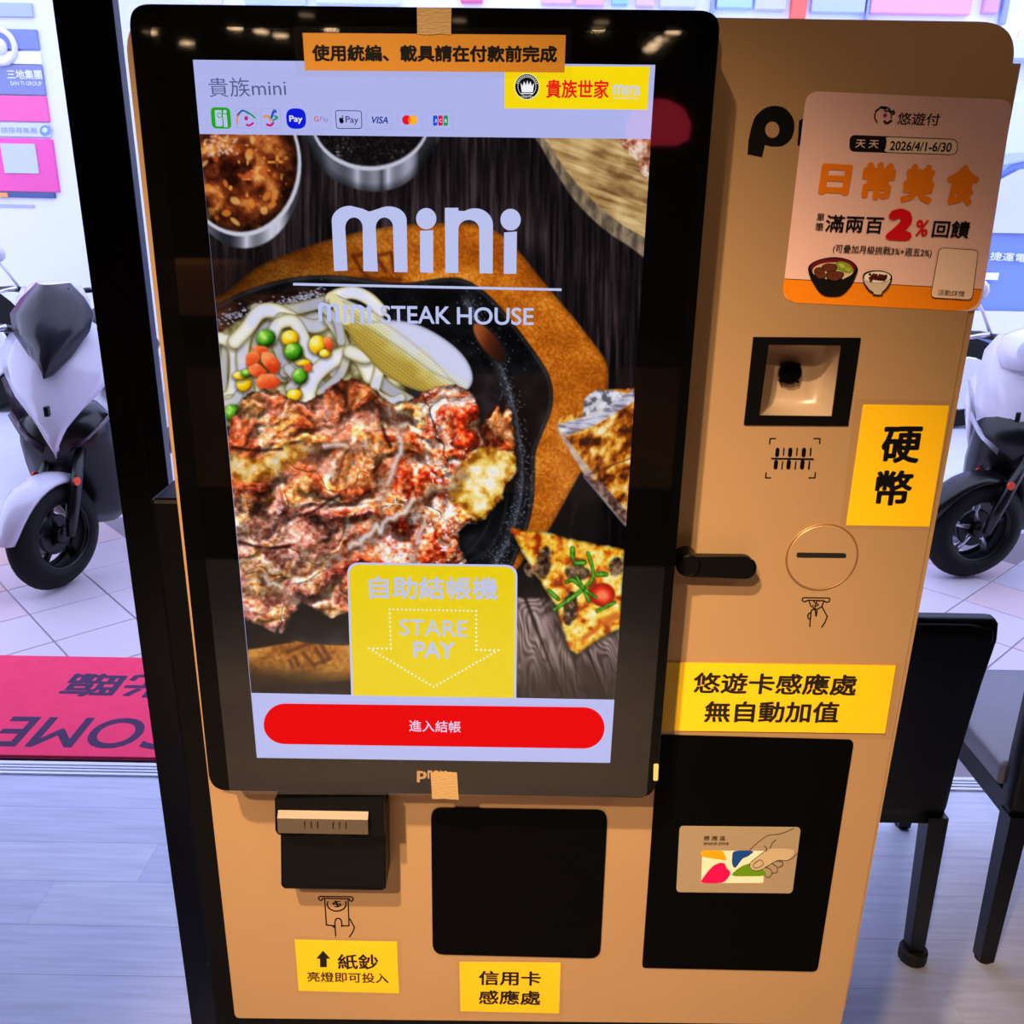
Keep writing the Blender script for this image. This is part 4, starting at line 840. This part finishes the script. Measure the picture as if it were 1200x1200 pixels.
# ------------------------------------------------------------------ scooters
def sect(y, z, w_, h_, n=14, p=2.4, x=0):
    o = []
    for k in range(n):
        a = 2*math.pi*k/n; c_, s_ = math.cos(a), math.sin(a)
        o.append((x+w_*abs(c_)**(2/p)*(1 if c_ > 0 else -1), y, z+h_*abs(s_)**(2/p)*(1 if s_ > 0 else -1)))
    return o
def hs(z, y, w_, d, n=14, p=2.2):
    o = []
    for k in range(n):
        a = 2*math.pi*k/n; c_, s_ = math.cos(a), math.sin(a)
        o.append((w_*abs(c_)**(2/p)*(1 if c_ > 0 else -1), y+d*abs(s_)**(2/p)*(1 if s_ > 0 else -1), z))
    return o
M_tyre = pm('tyre_rubber', (8, 8, 10), .7, 0, .1, 60, .3, .25); M_rim = pm('dark_alloy', (12, 12, 16), .35, .4, .1, 20); M_chr = pm('pale_alloy', (214, 214, 230), .25, .7, .05, 20)
M_shellk = pm('black_shell', (9, 8, 11), .3, 0, .1, 20, 0, .4, coat=.1)
def wheel(par, cy, R_, r_, spoke):
    tr = []
    bm = bmesh.new(); prof = [(.5, -1), (.0, -1.0), (-.55, -.75), (-.9, -.3), (-1, 0), (-.9, .3), (-.55, .75), (0, 1.0), (.5, 1)]
    n = 40; rings = []
    for k in range(n):
        a = 2*math.pi*k/n; rings.append([bm.verts.new((q*r_*.95, cy+math.cos(a)*(R_-r_-p*r_), R_+math.sin(a)*(R_-r_-p*r_))) for p, q in prof])
    for k in range(n):
        A, B = rings[k], rings[(k+1) % n]
        for j in range(len(prof)-1): bm.faces.new((A[j], A[j+1], B[j+1], B[j]))
        bm.faces.new((A[-1], A[0], B[0], B[-1]))
    wl = bm_obj('wheel', bm, M_tyre, par, True, True)
    ri = R_-r_*1.5; bm = bmesh.new()
    for sx in (-.045, .045):
        add_tube(bm, [(sx, cy+ri*math.cos(t), R_+ri*math.sin(t)) for t in np.linspace(0, 6.2832, 32, endpoint=False)], .011, 6, True)
    add_disc(bm, (-.05, cy, R_), (1, 0, 0), .035, .10, 16, .004); bm_obj('rim', bm, M_rim, wl, True, True)
    for k in range(5):
        a = k*2*math.pi/5+.3; bm = bmesh.new(); c_, s_ = math.cos(a), math.sin(a)
        add_tube(bm, [(0, cy+.03*c_, R_+.03*s_), (0, cy+ri*.55*math.cos(a+.12), R_+ri*.55*math.sin(a+.12)), (0, cy+ri*c_, R_+ri*s_)], [.020, .014, .018], 7); bm_obj('spoke', bm, spoke, wl, True, True)
    bm = bmesh.new(); add_disc(bm, (-.062, cy, R_), (1, 0, 0), .10, .005, 28, .001); bm_obj('brake_disc', bm, M_chr, wl, False, True)
    bm = bmesh.new(); add_disc(bm, (-.012, cy, R_), (1, 0, 0), .085, .024, 28, .004); bm_obj('hub_plate', bm, M_rim, wl, False, True)
    return wl
APR = ((.50, .10, -.47, .03), (.56, .17, -.50, .05), (.66, .20, -.515, .07), (.78, .205, -.52, .08), (.88, .20, -.50, .08), (.95, .16, -.46, .07))
def scooter(label, loc, yaw, paint, trim, low_glass, mirrors, steer=0.):
    t = empty('motor_scooter', loc, label, 'scooter', rz=yaw)
    turn = [wheel(t, -.62, .235, .062, M_rim if low_glass else M_chr)]; wheel(t, .64, .225, .062, M_rim)
    # forks and inner structure
    for sx in (-.085, .085):
        bm = bmesh.new(); add_tube(bm, [(sx, -.62, .235), (sx, -.59, .34), (sx*.9, -.47, .62)], [.018, .026, .022], 10); fk = bm_obj('fork', bm, M_shellk, t, True, True); turn.append(fk)
        bm = bmesh.new(); add_disc(bm, (sx*1.25-.004, -.565, .46), (1, 0, 0), .018, .008, 12); bm_obj('side_reflector', bm, pm('orange_reflector', (230, 70, 30), .3), fk, False, True)
    # front fender: curved shell over the wheel
    bm = bmesh.new(); A = []
    for k in range(11):
        a = math.radians(8+k*11); R_ = .262; wd = [.03, .05, .062, .07, .074, .076, .076, .074, .07, .06, .04][k]
        A.append([(sx*wd, -.62-math.cos(a)*(R_-(abs(sx)**3)*.03)*1, .235+math.sin(a)*(R_-(abs(sx)**3)*.03)) for sx in (-1, -.8, -.4, 0, .4, .8, 1)]+[(sx*(wd-.006), -.62-math.cos(a)*(R_-.012-(abs(sx)**3)*.03), .235+math.sin(a)*(R_-.012-(abs(sx)**3)*.03)) for sx in (1, .8, .4, 0, -.4, -.8, -1)])
    add_loft(bm, A); turn.append(bm_obj('front_fender', bm, paint if low_glass else M_shellk, t, True, True))
    for o in turn: o.matrix_basis = Matrix.Translation((0, -.5, 0)) @ Matrix.Rotation(steer, 4, 'Z') @ Matrix.Translation((0, .5, 0))
    # under cowl
    bm = bmesh.new(); add_loft(bm, [hs(.17, -.24, .10, .06), hs(.24, -.28, .17, .08), hs(.38, -.34, .20, .10), hs(.50, -.38, .20, .12), hs(.60, -.43, .185, .13), hs(.68, -.42, .18, .13), hs(.74, -.40, .12, .10)]); bm_obj('under_cowl', bm, M_shellk, t, True, True)
    # apron: kite-shaped shield with raised centre ridge
    bm = bmesh.new(); L = []
    for z, hw, yc, dp in APR if not low_glass else ((.555, .015, -.60, .02), (.60, .07, -.615, .05), (.68, .16, -.60, .10), (.76, .215, -.575, .14), (.84, .235, -.54, .15), (.91, .20, -.50, .14), (.955, .14, -.47, .11), (.975, .09, -.45, .08)):
        f = [(sx*hw, yc+dp*abs(sx)**1.6*1.15, z+abs(sx)**1.3*.11) for sx in (-1, -.75, -.5, -.25, 0, .25, .5, .75, 1)]
        L.append(f+[(x*.9, y+.03, z_) for x, y, z_ in reversed(f)])
    add_loft(bm, L); ap = bm_obj('apron', bm, paint, t, True, True)
    bm = bmesh.new(); add_box(bm, (-.009, -.628, .735), (.009, -.60, .775), .003); bm_obj('emblem', bm, M_rim, ap, False, True)
    for sx in (-1, 1):
        bm = bmesh.new(); add_loft(bm, [[(sx*(.05+u*.02), -.585+u*.02, .575+u*.012) for u in (0, 1)]+[(sx*(.05+u*.02), -.55+u*.02, .60+u*.012) for u in (1, 0)], [(sx*(.14), -.545, .635), (sx*(.15), -.54, .65), (sx*.15, -.50, .67), (sx*.14, -.50, .655)], [(sx*.195, -.48, .69), (sx*.205, -.475, .71), (sx*.2, -.44, .72), (sx*.19, -.44, .70)]])
        bm_obj('headlight', bm, trim, ap, True, True)
        # side fairing
        bm = bmesh.new(); add_loft(bm, [[(sx*.20, -.44, .72), (sx*.25, -.36, .84), (sx*.23, -.30, .86), (sx*.17, -.36, .70)], [(sx*.20, -.30, .50), (sx*.26, -.20, .66), (sx*.24, -.12, .70), (sx*.16, -.22, .48)], [(sx*.16, -.10, .30), (sx*.2, .02, .40), (sx*.18, .08, .42), (sx*.12, 0, .30)]]); bm_obj('side_fairing', bm, trim if low_glass else paint, t, True, True)
    # screen
    if low_glass:
        bm = bmesh.new(); L = []
        for z, hw, yc in ((.88, .012, -.60), (.95, .08, -.575), (1.04, .145, -.53), (1.11, .16, -.49), (1.17, .12, -.455), (1.225, .065, -.43)):
            f = [(sx*hw, yc+.09*abs(sx)**1.7, z) for sx in (-1, -.6, -.3, 0, .3, .6, 1)]; L.append(f+[(x, y+.014, z_) for x, y, z_ in reversed(f)])
        add_loft(bm, L); bm_obj('windscreen', bm, pm('smoked_screen', (26, 24, 36), .25, 0, .05, 10, 0, .4, coat=.1), t, True, True)
    else:
        bm = bmesh.new(); add_loft(bm, [hs(.93, -.42, .13, .10), hs(1.0, -.40, .16, .11), hs(1.06, -.38, .14, .09), hs(1.09, -.36, .08, .05)]); hc = bm_obj('handlebar_cover', bm, paint, t, True, True)
        bm = bmesh.new(); add_disc(bm, (0, -.505, 1.01), (0, -1, -.1), .065, .02, 28, .006); bm_obj('headlight', bm, pm('lamp_glass', (220, 224, 240), .1, 0, .03, 20, 0, .6), hc, True, True)
    # handlebars
    bm = bmesh.new(); add_tube(bm, [(-.34, -.27, 1.03), (-.24, -.31, 1.04), (-.1, -.36, 1.03), (0, -.37, 1.02), (.1, -.36, 1.03), (.24, -.31, 1.04), (.34, -.27, 1.03)], [.017, .017, .014, .02, .014, .017, .017], 10); hb = bm_obj('handlebar', bm, M_shellk, t, True, True)
    for sx in (-1, 1):
        bm = bmesh.new(); add_tube(bm, [(sx*.20, -.345, 1.05), (sx*.26, -.37, 1.035), (sx*.33, -.34, 1.02)], [.012, .010, .008], 8); bm_obj('brake_lever', bm, M_chr, hb, True, True)
        if mirrors:
            bm = bmesh.new(); add_tube(bm, [(sx*.20, -.32, 1.05), (sx*.24, -.35, 1.14), (sx*.28, -.36, 1.20)], .008, 7); add_loft(bm, [sect(-.385, 1.235, .03, .02, 14, 2.4, sx*.31), sect(-.375, 1.235, .075, .048, 14, 2.4, sx*.31), sect(-.35, 1.235, .08, .052, 14, 2.4, sx*.31), sect(-.34, 1.235, .07, .045, 14, 2.4, sx*.31)])
            bm_obj('mirror', bm, M_shellk if low_glass else paint, hb, True, True)
    # floorboard, seat, tail
    bm = bmesh.new(); add_loft(bm, [sect(-.30, .36, .14, .10), sect(-.10, .29, .15, .045), sect(.15, .29, .16, .045), sect(.28, .36, .15, .10)]); bm_obj('floorboard', bm, M_shellk, t, True, True)
    bm = bmesh.new(); add_loft(bm, [sect(.16, .46, .09, .12), sect(.28, .52, .15, .19), sect(.50, .56, .17, .17), sect(.75, .62, .14, .12), sect(.95, .68, .08, .06)]); bm_obj('rear_body', bm, paint, t, True, True)
    bm = bmesh.new(); add_loft(bm, [sect(.14, .735, .09, .03), sect(.24, .745, .13, .05), sect(.5, .755, .15, .055), sect(.8, .80, .12, .05), sect(.93, .82, .07, .03)]); bm_obj('seat', bm, M_vin, t, True, True)
    bm = bmesh.new(); add_loft(bm, [sect(.92, .72, .07, .04), sect(.97, .72, .06, .035)]); bm_obj('tail_light', bm, pm('red_lens', (200, 30, 40), .2), t, True, True)
    bm = bmesh.new(); add_tube(bm, [(.09, .45, .28), (.13, .60, .27), (.14, .85, .31)], [.02, .045, .04], 12); bm_obj('exhaust', bm, M_rim, t, True, True)
    return t
M_pearl = pm('pearl_white_paint', (206, 202, 222), .2, 0, .02, 8, 0, .5, coat=.6)
scooter('white scooter with smoked windscreen parked left of the black post', (-1.875, 3.50, 0), math.radians(8), M_pearl, pm('grey_lens', (92, 78, 92), .2, 0, .3, 40, .2), True, False, math.radians(-25))
M_cream = pm('cream_white_paint', (226, 220, 232), .2, 0, .02, 8, 0, .5, coat=.6)
scooter('white scooter standing right of the kiosk, behind the chairs', (2.52, 3.60, 0), math.radians(-35), M_cream, pm('clear_lens', (190, 186, 204), .2, 0, .1, 30), False, True, math.radians(-45))
scooter('white scooter parked farther back with only its front half showing at far left', (-2.62, 5.0, 0), math.radians(8), M_pearl, pm('grey_lens2', (120, 110, 130), .2, 0, .2, 30), False, True)
# ------------------------------------------------------------------ street behind
bus = empty('bus', (-6.2, 7.2, 0), 'white bus with pink advertising panels along its side, far left', 'bus')
M_bus = pm('bus_white', (226, 228, 244), .3, 0, .03, 2, 0, .5, coat=.3)
BY = 6.0
bx2 = lambda n, x0, z0, x1, z1, y0, y1, m, par=bus, bev=.01: box(n, (x0, y0, z0), (x1, y1, z1), m, par, bev)
bx2('bodywork', -9.5, .30, -2.72, 3.15, BY, BY+2.3, M_bus, bev=.06)
def onb(x0, y0, x1, y1, y=BY): a, b = P(x0, y1, y), P(x1, y0, y); return a.x, a.z, b.x, b.z
def panel(n, px, m, d=.02, left=None):
    x0, z0, x1, z1 = onb(*px); x0 = left if left is not None else x0
    return bx2(n, x0, z0, x1, z1, BY-d, BY+.005, m, bev=.004)
panel('window', (0, 35, 44, 58), pm('tinted_bus_glass', (120, 132, 200), .1, 0, .1, 3), left=-6.5)
panel('window', (0, 4, 38, 20), pm('pale_bus_glass', (170, 184, 226), .1, 0, .1, 3), left=-6.5)
panel('stripe', (0, 61, 48, 75), pm('bright_white_stripe', (244, 246, 255), .4), left=-6.5)
tp = panel('text_panel', (0, 77, 50, 111), pm('grey_blue_panel', (128, 136, 184), .5, 0, .08, 3), left=-6.5)
panel('advert', (0, 113, 55, 142), pm('pink_advert', (244, 96, 168), .5, 0, .12, 1.5), left=-6.5)
panel('search_strip', (0, 145, 58, 160), pm('pale_strip', (206, 214, 246), .5), left=-6.5)
ad = panel('advert', (0, 163, 62, 224), pm('pink_advert2', (240, 84, 170), .5, 0, .14, 1.2), left=-6.5)
panel('rub_rail', (0, 226, 65, 231), pm('navy_rail', (64, 84, 140), .4), left=-6.5)
panel('marker_light', (0, 226, 11, 231), pm('orange_marker', (248, 160, 84), .4), .03)
x0, z0, x1, z1 = onb(8, 169, 43, 203); bx2('blank_card', x0, z0, x1, z1, BY-.028, BY-.018, pm('pale_card', (196, 204, 240), .5, 0, .05, 30), bev=.003)
s = Ink(BY-.021, step=1e-4); s.text('三地集團', (8, 87), (49, 87.5), 11, (228, 232, 252), .02); s.text('SAN TI GROUP', (12, 97.5), (49, 98), 5, (214, 220, 248), .02); s.build('lettering', bus)
s = Ink(BY-.021, step=1e-4); s.poly(ell(53, 153, 6.5, 6.5), (130, 160, 224)); s.poly(ell(52.5, 152.5, 3, 3), (214, 224, 250)); s.text('請搜尋集團', (1, 152.5), (43, 153), 7, (150, 160, 206)); s.build('search_mark', bus)
bm = bmesh.new(); c0 = P(2, 55, BY); add_tube(bm, [(c0.x+.10*math.cos(t), BY-.025, c0.z+.10*math.sin(t)) for t in np.linspace(0, 6.283, 28, endpoint=False)], .02, 8, True); add_disc(bm, (c0.x, BY-.01, c0.z), (0, -1, 0), .05, .03, 20, .005); bm_obj('round_emblem', bm, M_bus, bus, True)
for xw in (-3.9, -8.0):
    bm = bmesh.new(); add_disc(bm, (xw, BY-.01, .48), (0, 1, 0), .48, .28, 36, .03); ww = bm_obj('wheel', bm, M_tyre, bus); bm = bmesh.new(); add_disc(bm, (xw, BY-.03, .48), (0, 1, 0), .27, .04, 24, .01); bm_obj('hub_cap', bm, M_chr, ww)
x0, z0, x1, z1 = onb(-10, 240, 40, 262); bx2('skirt_line', -6.5, z1-.02, x1, z1, BY-.008, BY+.002, pm('skirt_grey', (176, 180, 214), .5), bev=.001)  # thin grey-blue line along the lower bus side
# blue van, right
van = empty('van', (5.0, 6.9, 0), 'pale blue van with a lettered side standing behind the right-hand scooter', 'van')
M_van = pm('sky_blue_paint', (104, 136, 216), .25, 0, .04, 2, 0, .5, coat=.5)
bm = bmesh.new(); V0 = 6.05
prof = [(2.6, .45), (2.6, .95), (2.75, 1.16), (3.05, 1.34), (3.22, 1.62), (3.45, 1.86), (3.9, 1.97), (6.9, 1.97), (7.2, 1.8), (7.25, .45)]
add_loft(bm, [[(x, V0+.03, z) for x, z in prof], [(x, V0, z*.995) for x, z in prof], [(x, V0+1.6, z) for x, z in prof]]); bm_obj('bodywork', bm, M_van, van)
def vw(n, pts, m, d=.015):
    bm = bmesh.new(); add_loft(bm, [[(x, V0-d, z) for x, z in pts], [(x, V0+.01, z) for x, z in pts]]); return bm_obj(n, bm, m, van)
M_vg = pm('van_glass', (206, 212, 240), .08, 0, .1, 3)
vw('window', [(3.16, 1.40), (3.34, 1.72), (3.52, 1.82), (4.1, 1.84), (4.1, 1.40)], M_vg); vw('window', [(4.2, 1.40), (4.2, 1.84), (5.3, 1.84), (5.3, 1.40)], M_vg); vw('window', [(5.4, 1.40), (5.4, 1.84), (6.6, 1.84), (6.8, 1.40)], M_vg)
vw('sill_strip', [(2.62, .70), (2.62, .86), (7.2, .86), (7.2, .70)], pm('white_band', (230, 232, 250), .4), .02)
vw('door_handle', [(3.36, 1.08), (3.36, 1.13), (3.50, 1.13), (3.50, 1.08)], M_chr, .03)
s = Ink(V0-.003, step=1e-4); s.text('捷運電動車', (1160, 300), (1232, 304), 10, (226, 232, 255), .02); s.build('lettering', van)
for xw in (3.4, 6.4):
    bm = bmesh.new(); add_disc(bm, (xw, V0-.02, .33), (0, 1, 0), .33, .2, 32, .02); ww = bm_obj('wheel', bm, M_tyre, van); bm = bmesh.new(); add_disc(bm, (xw, V0-.035, .33), (0, 1, 0), .2, .03, 24, .01); bm_obj('hub_cap', bm, M_chr, ww)
# shop front across the road
shop = empty('shop_building', (2, 12, 0), 'pale shop building with coloured sign boards across the road', 'building')
FY = 9.6
box('facade', (-16, FY, 0), (20, FY+3, 8), pm('pale_facade', (236, 238, 250), .8, 0, .05, 1.2), shop)
def board(px0, px1, py0, py1, col, up=1.2, n='sign_board'):
    a, b = P(px0, py1, FY), P(px1, py0, FY); bm = bmesh.new(); add_box(bm, (a.x, FY-.08, a.z), (b.x, FY+.01, b.z+up), .01, 1); return bm_obj(n, bm, pm('board_%d_%d_%d' % col, col, .5, 0, .06, 3), shop)
for a in ((150, 200, 0, 9, (206, 214, 244)), (208, 262, 0, 7, (222, 214, 240)), (290, 360, 0, 8, (190, 204, 244)), (372, 470, 0, 6, (214, 222, 246)), (540, 566, -4, 4, (236, 110, 150)), (634, 670, 0, 6, (236, 186, 222)), (674, 708, 0, 8, (232, 176, 206)), (716, 735, 0, 7, (150, 200, 230)), (744, 766, 0, 9, (226, 190, 206)),
          (772, 815, 0, 10, (206, 214, 240)), (838, 880, 0, 11, (176, 212, 236)), (882, 920, 0, 13, (204, 206, 240)), (924, 944, 0, 24, (250, 110, 92)), (948, 1012, 0, 16, (186, 200, 240)), (1016, 1141, -30, 17, (242, 170, 214)), (1148, 1168, 0, 17, (222, 160, 190)), (1190, 1260, 36, 52, (250, 224, 180))):
    board(*a[:4], a[4], 1.0 if a[2] < 20 else 0)
for a, b in ((830, 836), (1168, 1180), (1012, 1015)): board(a, b, 0, 30, (150, 166, 220), 2, 'pillar')
a, b = P(100, 26, FY), P(1280, 22, FY); box('canopy_ledge', (-14, FY-.2, a.z-.20), (18, FY, a.z-.02), pm('ledge_white', (224, 230, 252), .5), shop, .01)
for k in range(9):
    x = -12+k*3.2; box('shop_window', (x, FY-.03, .5), (x+2.5, FY+.01, 2.6), pm('shop_glass', (222, 228, 250), .15, 0, .1, 1), shop, .01)
# ------------------------------------------------------------------ room behind the camera (seen only as reflections)
M_wood = pm('oak_veneer', (176, 118, 66), .5, 0, .2, 5, .1, stretch=(.4, 1, 6))
bw = empty('booth_partition', (-1.3, -3.2, 0), 'oak booth partition in the dining room, reflected in the monitor glass', 'partition')
for k in range(3):
    x = -2.6+k*.95; box('panel', (x, -3.25, .35), (x+.93, -3.2, .88), M_wood, bw, .004)
box('plinth', (-2.6, -3.24, 0), (.23, -3.21, .349), M_blk, bw)
bw = empty('service_counter', (1.1, -3.4, 0), 'oak service counter in the dining room, reflected in the monitor glass', 'counter')
for k in range(2): box('panel', (.50+k*.72, -3.25, .38), (1.2+k*.72, -3.2, .92), M_wood, bw, .004)
box('worktop', (.45, -3.7, .921), (2.0, -3.18, .95), M_blk, bw, .004); box('plinth', (.5, -3.6, 0), (1.95, -3.21, .37), M_blk, bw)
wc = empty('wall_cabinet', (-1.3, -3.1, 0), 'oak hanging cabinet in the dining room, reflected in the monitor glass', 'cabinet')
box('door', (-1.75, -3.05, 1.13), (-1.05, -3.03, 1.31), M_wood, wc, .003); box('carcass', (-1.75, -3.35, 1.12), (-1.05, -3.051, 1.32), M_wood, wc, .003)
box('hanging_rail', (-1.42, -3.22, 1.32), (-1.38, -3.18, 2.55), M_blk, wc)
rl = empty('red_lamp', (.57, -3.0, 1.84), 'red glowing round lamp hanging in the dining room, reflected in the monitor', 'lamp')
bm = bmesh.new(); add_loft(bm, [[(.57+r*math.cos(t), -3+r*math.sin(t), z) for t in np.linspace(0, 6.283, 20, endpoint=False)] for r, z in ((.03, 1.93), (.09, 1.90), (.12, 1.85), (.115, 1.80), (.08, 1.78))]); bm_obj('lamp_shade', bm, glow((255, 60, 86), 1.6), rl, True)
bm = bmesh.new(); add_tube(bm, [(.57, -3, 1.93), (.57, -3, 2.55)], .004, 6); bm_obj('cord', bm, M_blk, rl)
for x, y in ((-2.34, -5.92), (-2.25, -6.36), (-1.72, -5.7), (-1.59, -5.81), (-1.5, -5.96), (-1.17, -5.22), (-1.12, -5.7), (-.3, -5.3), (.53, -5.27), (.53, -5.49), (.99, -5.56), (.96, -5.85), (.95, -6.06), (.95, -6.25)):
    bm = bmesh.new(); add_disc(bm, (x, y, 2.542), (0, 0, 1), .045, .0075, 20, .002); bm_obj('downlight', bm, glow((255, 214, 170), 14.), ceil)
for x, y in ((-.33, -.86), (-.48, -1.35), (-.2, -1.7), (.95, -1.4)):  # rings under the ceiling spots, one of them for the added floor lamp
    bm = bmesh.new(); add_tube(bm, [(x, y, 2.545), (x, y, 2.515)], .05, 20); bm_obj('spotlight_ring', bm, M_blk, ceil)
